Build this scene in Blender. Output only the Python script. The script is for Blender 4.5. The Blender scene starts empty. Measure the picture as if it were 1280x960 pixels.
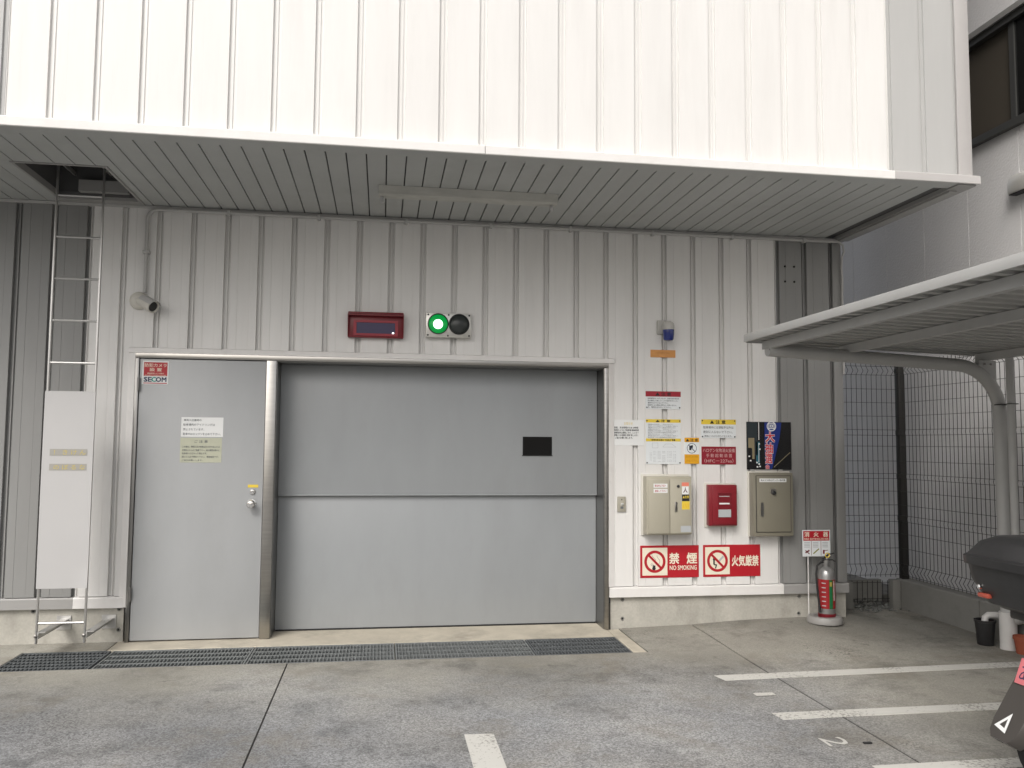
import bpy, bmesh, math, random
from mathutils import Vector, Matrix
random.seed(7)
rad = math.radians
scene = bpy.context.scene
C = scene.collection

# ------------------------------------------------------------------ camera
CAM_POS = (0.0, -6.65, 1.484)
ROT = ((0.9881760838, -0.1531297777, 0.0077005533),      # camera right
       (0.0184438420, 0.0688618701, -0.9974556970),      # camera down
       (0.1522098946, 0.9858038923, 0.0708719545))       # camera forward
cd = bpy.data.cameras.new('camera')
cam = bpy.data.objects.new('camera', cd)
C.objects.link(cam)
cd.sensor_width = 36.0
cd.lens = 1046.37 / 1280 * 36.0
cd.clip_start = 0.05
cd.clip_end = 2000
m3 = Matrix((ROT[0], [-v for v in ROT[1]], [-v for v in ROT[2]])).transposed()
cam.matrix_world = Matrix.Translation(CAM_POS) @ m3.to_4x4()
scene.camera = cam

# ------------------------------------------------------------------ sky, sun, exposure
SUN_ELEV, SUN_AZ = 44.0, 212.0          # azimuth clockwise from +Y: behind the camera, a little to its left
world = bpy.data.worlds.new('World')
scene.world = world
world.use_nodes = True
wn = world.node_tree
wn.nodes.clear()
sky = wn.nodes.new('ShaderNodeTexSky')
sky.sky_type = 'NISHITA'
sky.sun_disc = False
sky.sun_elevation = rad(SUN_ELEV)
sky.sun_rotation = rad(SUN_AZ)
sky.air_density = 1.0
sky.dust_density = 6.0
sky.ozone_density = 0.6
hs = wn.nodes.new('ShaderNodeHueSaturation')
hs.inputs['Saturation'].default_value = 0.36
bg = wn.nodes.new('ShaderNodeBackground')
bg.inputs['Strength'].default_value = 0.15
wo = wn.nodes.new('ShaderNodeOutputWorld')
wn.links.new(sky.outputs[0], hs.inputs['Color'])
wn.links.new(hs.outputs[0], bg.inputs['Color'])
wn.links.new(bg.outputs[0], wo.inputs['Surface'])
sl = bpy.data.lights.new('sun', 'SUN')
sl.energy = 0.9
sl.angle = rad(25)
sl.color = (1.0, 0.985, 0.965)
sun = bpy.data.objects.new('sun', sl)
C.objects.link(sun)
az, el = rad(SUN_AZ), rad(SUN_ELEV)
sdir = Vector((math.sin(az) * math.cos(el), math.cos(az) * math.cos(el), math.sin(el)))
sun.rotation_euler = sdir.to_track_quat('Z', 'Y').to_euler()
sun.location = sdir * 40
vs = scene.view_settings
vs.view_transform = 'Standard'
vs.look = 'None'
vs.exposure = 0.15
vs.gamma = 1.0
vs.use_curve_mapping = False

# ------------------------------------------------------------------ materials
MATS = {}


def mat(name, color, rough=0.5, metal=0.0, var=0.0, vscale=3.0, stretch=(1, 1, 1), bump=0.0, bscale=60.0,
        speck=0.0, sscale=150.0, emit=None, estr=0.0, spec=None, dirt=None, dirt_amt=0.0, dscale=1.2, brush=0.0, coat=0.0, bdist=0.004):
    if name in MATS:
        return MATS[name]
    m = bpy.data.materials.new(name)
    m.use_nodes = True
    nt = m.node_tree
    N, L = nt.nodes, nt.links
    b = N['Principled BSDF']
    b.inputs['Roughness'].default_value = rough
    b.inputs['Metallic'].default_value = metal
    if spec is not None:
        b.inputs['Specular IOR Level'].default_value = spec
    if coat:
        b.inputs['Coat Weight'].default_value = coat
        b.inputs['Coat Roughness'].default_value = 0.1
    col = None
    geo = N.new('ShaderNodeNewGeometry')
    mp = N.new('ShaderNodeMapping')
    mp.inputs['Scale'].default_value = stretch
    L.new(geo.outputs['Position'], mp.inputs['Vector'])

    def mult(prev, fac, lo, hi):
        mr = N.new('ShaderNodeMapRange')
        mr.inputs['From Min'].default_value = 0.3
        mr.inputs['From Max'].default_value = 0.7
        mr.inputs['To Min'].default_value = lo
        mr.inputs['To Max'].default_value = hi
        L.new(fac, mr.inputs['Value'])
        mx = N.new('ShaderNodeVectorMath')
        mx.operation = 'SCALE'
        if prev is None:
            mx.inputs[0].default_value = color
        else:
            L.new(prev, mx.inputs[0])
        L.new(mr.outputs[0], mx.inputs['Scale'])
        return mx.outputs[0]
    if var:
        n = N.new('ShaderNodeTexNoise')
        n.inputs['Scale'].default_value = vscale
        n.inputs['Detail'].default_value = 6
        n.inputs['Roughness'].default_value = 0.62
        L.new(mp.outputs[0], n.inputs['Vector'])
        col = mult(col, n.outputs['Fac'], 1 - var, 1 + var)
    if speck:
        n = N.new('ShaderNodeTexNoise')
        n.inputs['Scale'].default_value = sscale
        n.inputs['Detail'].default_value = 2
        L.new(geo.outputs['Position'], n.inputs['Vector'])
        col = mult(col, n.outputs['Fac'], 1 - speck, 1 + speck)
    if dirt:
        n = N.new('ShaderNodeTexNoise')
        n.inputs['Scale'].default_value = dscale
        n.inputs['Detail'].default_value = 8
        n.inputs['Roughness'].default_value = 0.7
        L.new(mp.outputs[0], n.inputs['Vector'])
        mr = N.new('ShaderNodeMapRange')
        mr.inputs['From Min'].default_value = 0.5
        mr.inputs['From Max'].default_value = 0.75
        mr.inputs['To Max'].default_value = dirt_amt
        L.new(n.outputs['Fac'], mr.inputs['Value'])
        mx = N.new('ShaderNodeMix')
        mx.data_type = 'RGBA'
        L.new(mr.outputs[0], mx.inputs['Factor'])
        if col is None:
            mx.inputs['A'].default_value = (*color, 1)
        else:
            L.new(col, mx.inputs['A'])
        mx.inputs['B'].default_value = (*dirt, 1)
        col = mx.outputs['Result']
    if col is None:
        b.inputs['Base Color'].default_value = (*color, 1)
    else:
        L.new(col, b.inputs['Base Color'])
    if bump or brush:
        n = N.new('ShaderNodeTexNoise')
        n.inputs['Scale'].default_value = bscale
        n.inputs['Detail'].default_value = 4
        L.new((mp if brush else geo).outputs[0], n.inputs['Vector'])
        bp = N.new('ShaderNodeBump')
        bp.inputs['Strength'].default_value = bump or brush
        bp.inputs['Distance'].default_value = bdist
        L.new(n.outputs['Fac'], bp.inputs['Height'])
        L.new(bp.outputs[0], b.inputs['Normal'])
    if emit:
        b.inputs['Emission Color'].default_value = (*emit, 1)
        b.inputs['Emission Strength'].default_value = estr
    MATS[name] = m
    return m


WHITE = mat('white panel paint', (0.72, 0.71, 0.69), 0.42, var=0.035, vscale=2.2, stretch=(3.0, 3.0, 0.35), dirt=(0.54, 0.52, 0.49), dirt_amt=0.2, dscale=1.7)
GREY = mat('grey panel paint', (0.255, 0.255, 0.248), 0.45, var=0.04, vscale=2.2, stretch=(3.0, 3.0, 0.35))
TRIMW = mat('white trim paint', (0.73, 0.715, 0.695), 0.42, var=0.03, vscale=4, dirt=(0.5, 0.46, 0.4), dirt_amt=0.25, dscale=3)
TRIMG = mat('grey trim paint', (0.32, 0.315, 0.305), 0.45, var=0.03, vscale=4)
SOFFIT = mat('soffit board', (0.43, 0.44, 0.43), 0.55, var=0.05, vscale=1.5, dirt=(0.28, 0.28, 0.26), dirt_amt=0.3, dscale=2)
CORE = mat('dark backing', (0.10, 0.10, 0.10), 0.8)
DOORG = mat('grey door paint', (0.375, 0.385, 0.39), 0.33, var=0.03, vscale=2.5, stretch=(2, 2, .8), dirt=(0.31, 0.31, 0.305), dirt_amt=0.25, dscale=2.2, bump=0.04, bscale=3.0)
GATEG = mat('grey gate paint', (0.31, 0.325, 0.335), 0.33, var=0.035, vscale=2.0, stretch=(2.2, 2, .7), dirt=(0.25, 0.255, 0.255), dirt_amt=0.25, dscale=1.6, bump=0.05, bscale=2.2)
STEEL = mat('stainless steel', (0.40, 0.385, 0.36), 0.28, 1.0, var=0.10, vscale=14, stretch=(0.15, 0.15, 3.0), brush=0.05)
STEELD = mat('dark stainless reveal', (0.28, 0.275, 0.265), 0.35, 1.0, var=0.06, vscale=6)
CHROME = mat('polished chrome', (0.80, 0.79, 0.77), 0.1, 1.0)
ALU = mat('aluminium', (0.56, 0.555, 0.54), 0.4, 0.8)
BOARDW = mat('white aluminium sheet', (0.47, 0.465, 0.46), 0.4, var=0.02, vscale=2)
CONC = mat('concrete base', (0.42, 0.405, 0.36), 0.85, var=0.11, vscale=5, stretch=(1.3, 1.3, 0.6), bump=0.3, bscale=90, speck=0.06, sscale=60, dirt=(0.15, 0.14, 0.115), dirt_amt=0.45, dscale=2.6)
SILL = mat('pale concrete sill', (0.47, 0.43, 0.35), 0.85, var=0.14, vscale=4, bump=0.2, bscale=120, dirt=(0.20, 0.18, 0.15), dirt_amt=0.7, dscale=2.2)
JOINT = mat('joint filler', (0.045, 0.043, 0.04), 0.9)
LOWC = mat('weathered concrete', (0.24, 0.237, 0.22), 0.9, var=0.2, vscale=2.5, bump=0.3, bscale=60, dirt=(0.08, 0.08, 0.07), dirt_amt=0.5, dscale=2.5)
GRATE = mat('galvanised grating', (0.27, 0.285, 0.285), 0.45, 0.6, var=0.15, vscale=20)
GRATED = mat('dull dark grating', (0.12, 0.13, 0.135), 0.6, 0.3, var=0.2, vscale=20)
ALC = mat('neighbour wall paint', (0.67, 0.66, 0.655), 0.75, var=0.05, vscale=1.2, bump=0.55, bscale=55, bdist=0.008, dirt=(0.47, 0.48, 0.50), dirt_amt=0.4, dscale=0.6)
WINF = mat('bronze window frame', (0.10, 0.10, 0.095), 0.35, 0.5)
GLASS = mat('dark window glass', (0.012, 0.012, 0.012), 0.08, spec=0.4)
SHEDP = mat('shelter paint', (0.45, 0.45, 0.44), 0.45, var=0.04, vscale=5)
SHEDR = mat('shelter roof sheet', (0.40, 0.40, 0.385), 0.5, var=0.06, vscale=4)
FENCE = mat('dark brown fence steel', (0.022, 0.021, 0.019), 0.45)
PVC = mat('grey white pvc', (0.66, 0.65, 0.63), 0.4, var=0.03, vscale=12)
BLACKP = mat('black plastic', (0.022, 0.022, 0.023), 0.42, var=0.15, vscale=18)
BLACKR = mat('black rubber', (0.018, 0.018, 0.018), 0.8)
FENDER = mat('dark grey scooter plastic', (0.062, 0.056, 0.051), 0.36)
RED = mat('sign red', (0.42, 0.012, 0.022), 0.4)
DRED = mat('dark red paint', (0.17, 0.010, 0.017), 0.35)
BRED = mat('red cabinet paint', (0.21, 0.012, 0.02), 0.35)
CREAM = mat('cream sign paint', (0.78, 0.72, 0.58), 0.45)
SIGNW = mat('white sign face', (0.72, 0.75, 0.76), 0.4)
PAPER = mat('white paper', (0.76, 0.77, 0.76), 0.6)
PGREEN = mat('faded green paper', (0.47, 0.48, 0.37), 0.6, var=0.04, vscale=20)
YEL = mat('sign yellow', (0.74, 0.55, 0.06), 0.45)
ORANGE = mat('sign amber', (0.72, 0.36, 0.015), 0.45)
BLACK = mat('print black', (0.015, 0.015, 0.017), 0.5)
DGREY = mat('print grey', (0.13, 0.14, 0.15), 0.5)
LGREY = mat('print light grey', (0.42, 0.44, 0.45), 0.5)
NAVY = mat('print navy', (0.012, 0.022, 0.075), 0.45)
TEAL = mat('print teal', (0.02, 0.30, 0.24), 0.45)
BEIGE = mat('beige cabinet paint', (0.40, 0.375, 0.30), 0.4, var=0.02, vscale=6)
BEIGED = mat('dark beige cabinet paint', (0.215, 0.20, 0.155), 0.4, var=0.02, vscale=6)
BEIGEL = mat('light flange', (0.62, 0.60, 0.54), 0.4)
SWB = mat('switch plate', (0.36, 0.34, 0.28), 0.45)
WOODP = mat('faded orange plate', (0.62, 0.29, 0.09), 0.55, var=0.08, vscale=30)
BLUEG = mat('blue lamp glass', (0.008, 0.02, 0.16), 0.12, coat=0.6)
LEDS = mat('dark violet display', (0.03, 0.02, 0.075), 0.25)
LENSG = mat('green lens lit', (0.0, 0.12, 0.03), 0.3, emit=(0.0, 0.40, 0.06), estr=0.55)
LAMPG = mat('green lamp core', (0.6, 1.0, 0.7), 0.3, emit=(0.55, 1.0, 0.66), estr=3.2)
LEDW = mat('indicator lamp', (1, 1, 1), 0.3, emit=(1, 1, 1), estr=2.0)
LENSD = mat('unlit dark lens', (0.03, 0.035, 0.034), 0.3)
TAPEG = mat('grey tape', (0.33, 0.32, 0.29), 0.6)
TAPEY = mat('faded yellow print', (0.50, 0.41, 0.14), 0.6)
BANNERB = mat('banner blue', (0.012, 0.03, 0.20), 0.3)
PICD = mat('reflected black', (0.008, 0.008, 0.009), 0.25)
PICT = mat('reflected teal', (0.03, 0.13, 0.17), 0.25)
PICN = mat('reflected slate', (0.025, 0.035, 0.04), 0.25)
PICB = mat('reflected tan', (0.25, 0.21, 0.13), 0.3)
EXTS = mat('extinguisher silver', (0.36, 0.36, 0.355), 0.35, 0.7)
EXTR = mat('extinguisher red', (0.30, 0.012, 0.016), 0.3)
EXTG = mat('extinguisher green', (0.01, 0.13, 0.045), 0.35)
EXTB = mat('grey plastic stand', (0.28, 0.272, 0.26), 0.5)
PINK = mat('pink plate', (0.72, 0.20, 0.22), 0.4)
REFL = mat('red reflector', (0.34, 0.07, 0.045), 0.25)
TERRA = mat('terracotta', (0.32, 0.08, 0.04), 0.7)
STONE = mat('gravel stone', (0.16, 0.165, 0.155), 0.85, var=0.5, vscale=45)
CONDP = mat('grey conduit', (0.46, 0.455, 0.44), 0.5)
HOODM = mat('hood metal', (0.70, 0.68, 0.63), 0.35, 0.5)


def pavement_mat():
    m = bpy.data.materials.new('exposed aggregate paving')
    m.use_nodes = True
    nt = m.node_tree
    N, L = nt.nodes, nt.links
    b = N['Principled BSDF']
    b.inputs['Roughness'].default_value = 0.82
    geo = N.new('ShaderNodeNewGeometry')

    def noise(scale, detail=4, rough=0.55, off=0.0):
        n = N.new('ShaderNodeTexNoise')
        n.inputs['Scale'].default_value = scale
        n.inputs['Detail'].default_value = detail
        n.inputs['Roughness'].default_value = rough
        mp = N.new('ShaderNodeMapping')
        mp.inputs['Location'].default_value = (off, off * 0.7, 0)
        L.new(geo.outputs['Position'], mp.inputs['Vector'])
        L.new(mp.outputs[0], n.inputs['Vector'])
        return n.outputs['Fac']

    def rng(v, a, b_, lo, hi):
        r = N.new('ShaderNodeMapRange')
        for k, x in zip(('From Min', 'From Max', 'To Min', 'To Max'), (a, b_, lo, hi)):
            r.inputs[k].default_value = x
        L.new(v, r.inputs['Value'])
        return r.outputs[0]

    def mix(f, a, bcol):
        x = N.new('ShaderNodeMix')
        x.data_type = 'RGBA'
        L.new(f, x.inputs['Factor'])
        if isinstance(a, tuple):
            x.inputs['A'].default_value = (*a, 1)
        else:
            L.new(a, x.inputs['A'])
        x.inputs['B'].default_value = (*bcol, 1)
        return x.outputs['Result']

    def scale(colr, f):
        x = N.new('ShaderNodeVectorMath')
        x.operation = 'SCALE'
        L.new(colr, x.inputs[0])
        L.new(f, x.inputs['Scale'])
        return x.outputs[0]
    col = mix(rng(noise(0.9, 6, 0.6), 0.38, 0.62, 0, 1), (0.248, 0.254, 0.260), (0.30, 0.297, 0.288))
    # cement-rich paler, smoother band along the foot of the building
    sep = N.new('ShaderNodeSeparateXYZ')
    L.new(geo.outputs['Position'], sep.inputs[0])
    yv = N.new('ShaderNodeMath')
    yv.operation = 'MULTIPLY_ADD'
    L.new(noise(0.8, 5, 0.6, 4.2), yv.inputs[0])
    yv.inputs[1].default_value = 2.2
    L.new(sep.outputs['Y'], yv.inputs[2])
    near = rng(yv.outputs[0], -0.9, 0.3, 0, 1)
    xr = rng(sep.outputs['X'], 2.1, 3.3, 0, 1.0)  # right bays: smooth paving too, with warm reflected light put into the tint
    mxx = N.new('ShaderNodeMath')
    mxx.operation = 'MAXIMUM'
    L.new(near, mxx.inputs[0])
    L.new(xr, mxx.inputs[1])
    smooth = mxx.outputs[0]
    col = mix(rng(smooth, 0, 1, 0, 0.8), col, (0.30, 0.285, 0.24))
    # stones: light and dark aggregate
    v = N.new('ShaderNodeTexVoronoi')
    v.inputs['Scale'].default_value = 130
    L.new(geo.outputs['Position'], v.inputs['Vector'])
    sp = N.new('ShaderNodeSeparateColor')
    L.new(v.outputs['Color'], sp.inputs[0])
    st = rng(sp.outputs['Red'], 0.0, 1.0, 0.58, 1.42)
    ones = N.new('ShaderNodeMix')
    L.new(rng(smooth, 0, 1, 0.95, 0.30), ones.inputs['Factor'])
    ones.inputs['A'].default_value = 1.0
    L.new(st, ones.inputs['B'])
    col = scale(col, ones.outputs['Result'])
    # wide stains and darker worn spots
    col = scale(col, rng(noise(0.55, 6, 0.62, 9.0), 0.35, 0.65, 0.70, 1.20))
    col = scale(col, rng(noise(2.0, 8, 0.74, 3.0), 0.51, 0.66, 1.0, 0.62))
    col = scale(col, rng(noise(7.0, 5, 0.65, 1.5), 0.62, 0.72, 1.0, 0.62))
    col = mix(rng(noise(1.3, 7, 0.72, 21.0), 0.52, 0.68, 0, 0.6), col, (0.19, 0.168, 0.13))
    gritm = N.new('ShaderNodeMath')
    gritm.operation = 'MULTIPLY'
    L.new(rng(noise(1.1, 3, 0.5, 33.0), 0.58, 0.66, 0, 1), gritm.inputs[0])
    L.new(rng(noise(60.0, 3, 0.6, 5.0), 0.55, 0.62, 0, 0.7), gritm.inputs[1])
    col = mix(gritm.outputs[0], col, (0.05, 0.048, 0.045))
    col = scale(col, rng(noise(260.0, 2, 0.5, 0.0), 0.3, 0.7, 0.8, 1.2))
    L.new(col, b.inputs['Base Color'])
    bp = N.new('ShaderNodeBump')
    bp.inputs['Strength'].default_value = 0.5
    bp.inputs['Distance'].default_value = 0.004
    L.new(st, bp.inputs['Height'])
    L.new(bp.outputs[0], b.inputs['Normal'])
    return m


PAVE = pavement_mat()


def road_paint():
    m = bpy.data.materials.new('worn road paint')
    m.use_nodes = True
    nt = m.node_tree
    N, L = nt.nodes, nt.links
    b = N['Principled BSDF']
    b.inputs['Roughness'].default_value = 0.7
    geo = N.new('ShaderNodeNewGeometry')
    n = N.new('ShaderNodeTexNoise')
    n.inputs['Scale'].default_value = 55
    n.inputs['Detail'].default_value = 5
    n.inputs['Roughness'].default_value = 0.7
    L.new(geo.outputs['Position'], n.inputs['Vector'])
    n2 = N.new('ShaderNodeTexNoise')
    n2.inputs['Scale'].default_value = 2.2
    L.new(geo.outputs['Position'], n2.inputs['Vector'])
    ad = N.new('ShaderNodeMath')
    ad.operation = 'MULTIPLY_ADD'
    L.new(n2.outputs['Fac'], ad.inputs[0])
    ad.inputs[1].default_value = 0.55
    L.new(n.outputs['Fac'], ad.inputs[2])
    mr = N.new('ShaderNodeMapRange')
    mr.inputs['From Min'].default_value = 0.84
    mr.inputs['From Max'].default_value = 0.93
    L.new(ad.outputs[0], mr.inputs['Value'])
    mx = N.new('ShaderNodeMix')
    mx.data_type = 'RGBA'
    L.new(mr.outputs[0], mx.inputs['Factor'])
    mx.inputs['A'].default_value = (0.58, 0.57, 0.53, 1)
    mx.inputs['B'].default_value = (0.27, 0.26, 0.235, 1)
    L.new(mx.outputs['Result'], b.inputs['Base Color'])
    return m


ROADP = road_paint()

# ------------------------------------------------------------------ mesh helpers
WLOC = {}


class MB:
    def __init__(s):
        s.v, s.f = [], []

    def poly(s, pts):
        i = len(s.v)
        s.v += [tuple(p) for p in pts]
        s.f.append(tuple(range(i, i + len(pts))))
        return s

    def box(s, x0, x1, y0, y1, z0, z1):
        i = len(s.v)
        s.v += [(x, y, z) for z in (z0, z1) for y in (y0, y1) for x in (x0, x1)]
        for q in ((0, 2, 3, 1), (4, 5, 7, 6), (0, 1, 5, 4), (2, 6, 7, 3), (0, 4, 6, 2), (1, 3, 7, 5)):
            s.f.append(tuple(i + k for k in q))
        return s

    def prism(s, pts, axis, a0, a1, caps=True):
        """pts: polygon in the other two axes, in order (x,y),(x,z) or (y,z)"""
        i, n = len(s.v), len(pts)
        for a in (a0, a1):
            for p in pts:
                s.v.append((a, p[0], p[1]) if axis == 'x' else (p[0], a, p[1]) if axis == 'y' else (p[0], p[1], a))
        for k in range(n):
            s.f.append((i + k, i + (k + 1) % n, i + n + (k + 1) % n, i + n + k))
        if caps:
            s.f.append(tuple(i + k for k in range(n))[::-1])
            s.f.append(tuple(i + n + k for k in range(n)))
        return s

    def tube(s, pts, r, n=8, caps=True):
        pts = [Vector(p) for p in pts]
        rs = r if isinstance(r, (list, tuple)) else [r] * len(pts)
        i0, up = len(s.v), None
        for k, p in enumerate(pts):
            a, b = pts[max(k - 1, 0)], pts[min(k + 1, len(pts) - 1)]
            t = (b - a).normalized()
            if up is None:
                up = t.orthogonal().normalized()
            up = (up - t * up.dot(t)).normalized()
            sd = t.cross(up)
            for q in range(n):
                an = 2 * math.pi * q / n
                s.v.append(tuple(p + (up * math.cos(an) + sd * math.sin(an)) * rs[k]))
        for k in range(len(pts) - 1):
            for q in range(n):
                a, b = i0 + k * n + q, i0 + k * n + (q + 1) % n
                s.f.append((a, b, b + n, a + n))
        if caps:
            s.f.append(tuple(i0 + q for q in range(n))[::-1])
            s.f.append(tuple(i0 + (len(pts) - 1) * n + q for q in range(n)))
        return s

    def lathe(s, prof, center, axis=(0, 0, 1), n=20):
        """prof: (radius, height along the axis)"""
        ax = Vector(axis).normalized()
        u = ax.orthogonal().normalized()
        w = ax.cross(u)
        c = Vector(center)
        i0 = len(s.v)
        for r, h in prof:
            for q in range(n):
                an = 2 * math.pi * q / n
                s.v.append(tuple(c + ax * h + (u * math.cos(an) + w * math.sin(an)) * max(r, 1e-4)))
        for k in range(len(prof) - 1):
            for q in range(n):
                a, b = i0 + k * n + q, i0 + k * n + (q + 1) % n
                s.f.append((a, b, b + n, a + n))
        s.f.append(tuple(i0 + q for q in range(n))[::-1])
        s.f.append(tuple(i0 + (len(prof) - 1) * n + q for q in range(n)))
        return s

    def ring(s, cx, cz, y, r0, r1, n=32):
        for q in range(n):
            a, b = 2 * math.pi * q / n, 2 * math.pi * (q + 1) / n
            s.poly([(cx + r * math.cos(t), y, cz + r * math.sin(t)) for r, t in ((r0, a), (r1, a), (r1, b), (r0, b))])
        return s

    def disc(s, cx, cz, y, r, n=28):
        return s.poly([(cx + r * math.cos(2 * math.pi * q / n), y, cz + r * math.sin(2 * math.pi * q / n)) for q in range(n)])

    def rect(s, x0, x1, z0, z1, y):
        return s.poly([(x0, y, z0), (x1, y, z0), (x1, y, z1), (x0, y, z1)])

    def bar(s, x0, z0, x1, z1, w, y):
        d = Vector((x1 - x0, z1 - z0)).normalized()
        nx, nz = -d.y * w / 2, d.x * w / 2
        return s.poly([(x0 - nx, y, z0 - nz), (x1 - nx, y, z1 - nz), (x1 + nx, y, z1 + nz), (x0 + nx, y, z0 + nz)])

    def xf(s, M):
        s.v = [tuple(M @ Vector(p)) for p in s.v]
        return s

    def mesh(s, name, m, bevel=0.0, smooth=False, off=(0, 0, 0), seg=2):
        me = bpy.data.meshes.new(name)
        me.from_pydata([(p[0] - off[0], p[1] - off[1], p[2] - off[2]) for p in s.v], [], s.f)
        bm = bmesh.new()
        bm.from_mesh(me)
        bmesh.ops.recalc_face_normals(bm, faces=bm.faces)
        if bevel:
            es = [e for e in bm.edges if len(e.link_faces) == 2 and e.calc_face_angle(0) > 0.5]
            bmesh.ops.bevel(bm, geom=es, offset=bevel, segments=seg, profile=0.5, affect='EDGES', clamp_overlap=True)
        bm.to_mesh(me)
        bm.free()
        if smooth or bevel:
            me.polygons.foreach_set('use_smooth', [True] * len(me.polygons))
            me.set_sharp_from_angle(angle=rad(38))
        me.materials.append(m)
        return me

    def build(s, name, m, parent=None, bevel=0.0, smooth=False, origin=None, seg=2):
        if origin is None:
            xs, ys, zs = zip(*s.v)
            origin = ((min(xs) + max(xs)) / 2, (min(ys) + max(ys)) / 2, min(zs))
        return place(name, s.mesh(name, m, bevel, smooth, origin, seg), origin, parent)


def place(name, me, loc, parent=None):
    o = bpy.data.objects.new(name, me)
    C.objects.link(o)
    loc = Vector(loc)
    if parent is not None:
        o.parent = parent
        o.location = loc - WLOC[parent.name]
    else:
        o.location = loc
    WLOC[o.name] = loc
    return o


def thing(name, label, cat, loc, group=None):
    o = bpy.data.objects.new(name, None)
    C.objects.link(o)
    o.empty_display_size = 0.1
    o.location = loc
    WLOC[o.name] = Vector(loc)
    return tag(o, label, cat, group)


def tag(o, label, cat, group=None):
    o['label'] = label
    o['category'] = cat
    if group:
        o['group'] = group
    return o


def struct(o):
    o['kind'] = 'structure'
    return o


TXT = bpy.data.curves.new('text_source', 'FONT')
TXTO = bpy.data.objects.new('text_source', TXT)
C.objects.link(TXTO)
DG = bpy.context.evaluated_depsgraph_get()


def text2d(body, bold=0.0, spacing=1.0):
    TXT.body = body
    TXT.resolution_u = 2
    TXT.offset = bold
    TXT.space_character = spacing
    DG.update()
    me = bpy.data.meshes.new_from_object(TXTO.evaluated_get(DG))
    v = [(p.co.x, p.co.y) for p in me.vertices]
    f = [tuple(p.vertices) for p in me.polygons]
    bpy.data.meshes.remove(me)
    return v, f


def add_text(mb, body, x0, x1, z0, z1, y, bold=0.012, spacing=1.0):
    """lettering stretched to fill a rectangle of the plane y, read from -Y"""
    v, f = text2d(body, 0.0, spacing)
    if not v:
        return mb
    xs, ys = [p[0] for p in v], [p[1] for p in v]
    a, b, c, d = min(xs), max(xs), min(ys), max(ys)
    sh_ = [(0, 0)]
    if bold > 0.008:
        e = bold * 0.8          # heavier strokes: the same outline laid again, shifted by a hair
        sh_ = [(-e, -e), (-e, e), (e, -e), (e, e)] + ([(0, 0)] if bold > 0.03 else [])
    for k2, (dx, dz) in enumerate(sh_):
        i = len(mb.v)
        mb.v += [(x0 + (p[0] + dx - a) / (b - a) * (x1 - x0), y - k2 * 0.00003, z0 + (p[1] + dz - c) / (d - c) * (z1 - z0)) for p in v]
        mb.f += [tuple(i + k for k in q) for q in f]
    return mb


# ================================================================== GROUND
base = MB().box(-60, 60, -80, 60, -0.6, -0.14).build('ground', mat('ground earth', (0.05, 0.047, 0.043), 0.9, var=0.2), None)
struct(base)
pav = thing('pavement', 'x', 'x', (0, -3, 0))
for k in ('label', 'category'):
    del pav[k]
struct(pav)


def sstep(t):
    t = min(max(t, 0), 1)
    return t * t * (3 - 2 * t)


def gz(x, y):
    return 0.055 * sstep((x - 2.0) / 1.4) * sstep((y + 1.25) / 1.25) * (1 - 0.75 * sstep((x - 3.75) / 0.5))


def slab(rects):
    mb = MB()
    for (x0, x1, y0, y1) in rects:
        nx = max(1, int((x1 - x0) / 0.35)) if x1 > 1.9 else 1
        ny = max(1, int(min(y1 - y0, 12) / 0.25)) if x1 > 1.9 and y1 > -1.3 else 1
        X = [x0 + (x1 - x0) * k / nx for k in range(nx + 1)]
        Y = [y0 + (y1 - y0) * k / ny for k in range(ny + 1)]
        for a, b in zip(X, X[1:]):
            for c, d in zip(Y, Y[1:]):
                mb.poly([(p, q, gz(p, q)) for p, q in ((a, c), (b, c), (b, d), (a, d))])
        ring_ = [(p, y0) for p in X] + [(x1, q) for q in Y[1:]] + [(p, y1) for p in X[::-1][1:]] + [(x0, q) for q in Y[::-1][1:-1]]
        for p, q in zip(ring_, ring_[1:] + ring_[:1]):
            mb.poly([(p[0], p[1], gz(*p)), (p[0], p[1], -0.14), (q[0], q[1], -0.14), (q[0], q[1], gz(*q))])
    return mb.build('slab', PAVE, pav)


slab([(-14, -2.452, -22, 0.05), (-2.452, -0.605, -22, -0.742), (-2.452, -1.905, -0.232, 0.05)])
slab([(-0.595, 2.522, -22, -0.752), (1.918, 2.522, -0.752, 0.05)])
slab([(2.538, 3.93, -22, 0.06), (3.93, 4.69, -22, 0.55), (4.69, 5.06, -22, -9)])
MB().box(-0.609, -0.591, -22, -0.75, -0.10, -0.006).build('joint_filler', JOINT, pav)
MB().box(2.521, 2.539, -22, 0.04, -0.10, -0.005).build('joint_filler', JOINT, pav)
MB().box(1.913, 1.917, -0.76, -0.05, -0.10, -0.006).build('joint_filler', JOINT, pav)
sill = MB()
sill.box(-1.90, 1.81, -0.246, 0.30, -0.14, 0.0).box(1.812, 1.911, -0.75, 0.0, -0.14, -0.001)
sill.build('sill_slab', SILL, pav, bevel=0.004, seg=1)

# painted bay markings
def marking(name, label, pts, cat='marking', group=None):
    c = (sum(p[0] for p in pts) / len(pts), sum(p[1] for p in pts) / len(pts), 0.0)
    mb = MB().prism(pts, 'z', 0.0005, 0.004)
    return tag(mb.build(name, ROADP, None, origin=c), label, cat, group)


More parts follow.
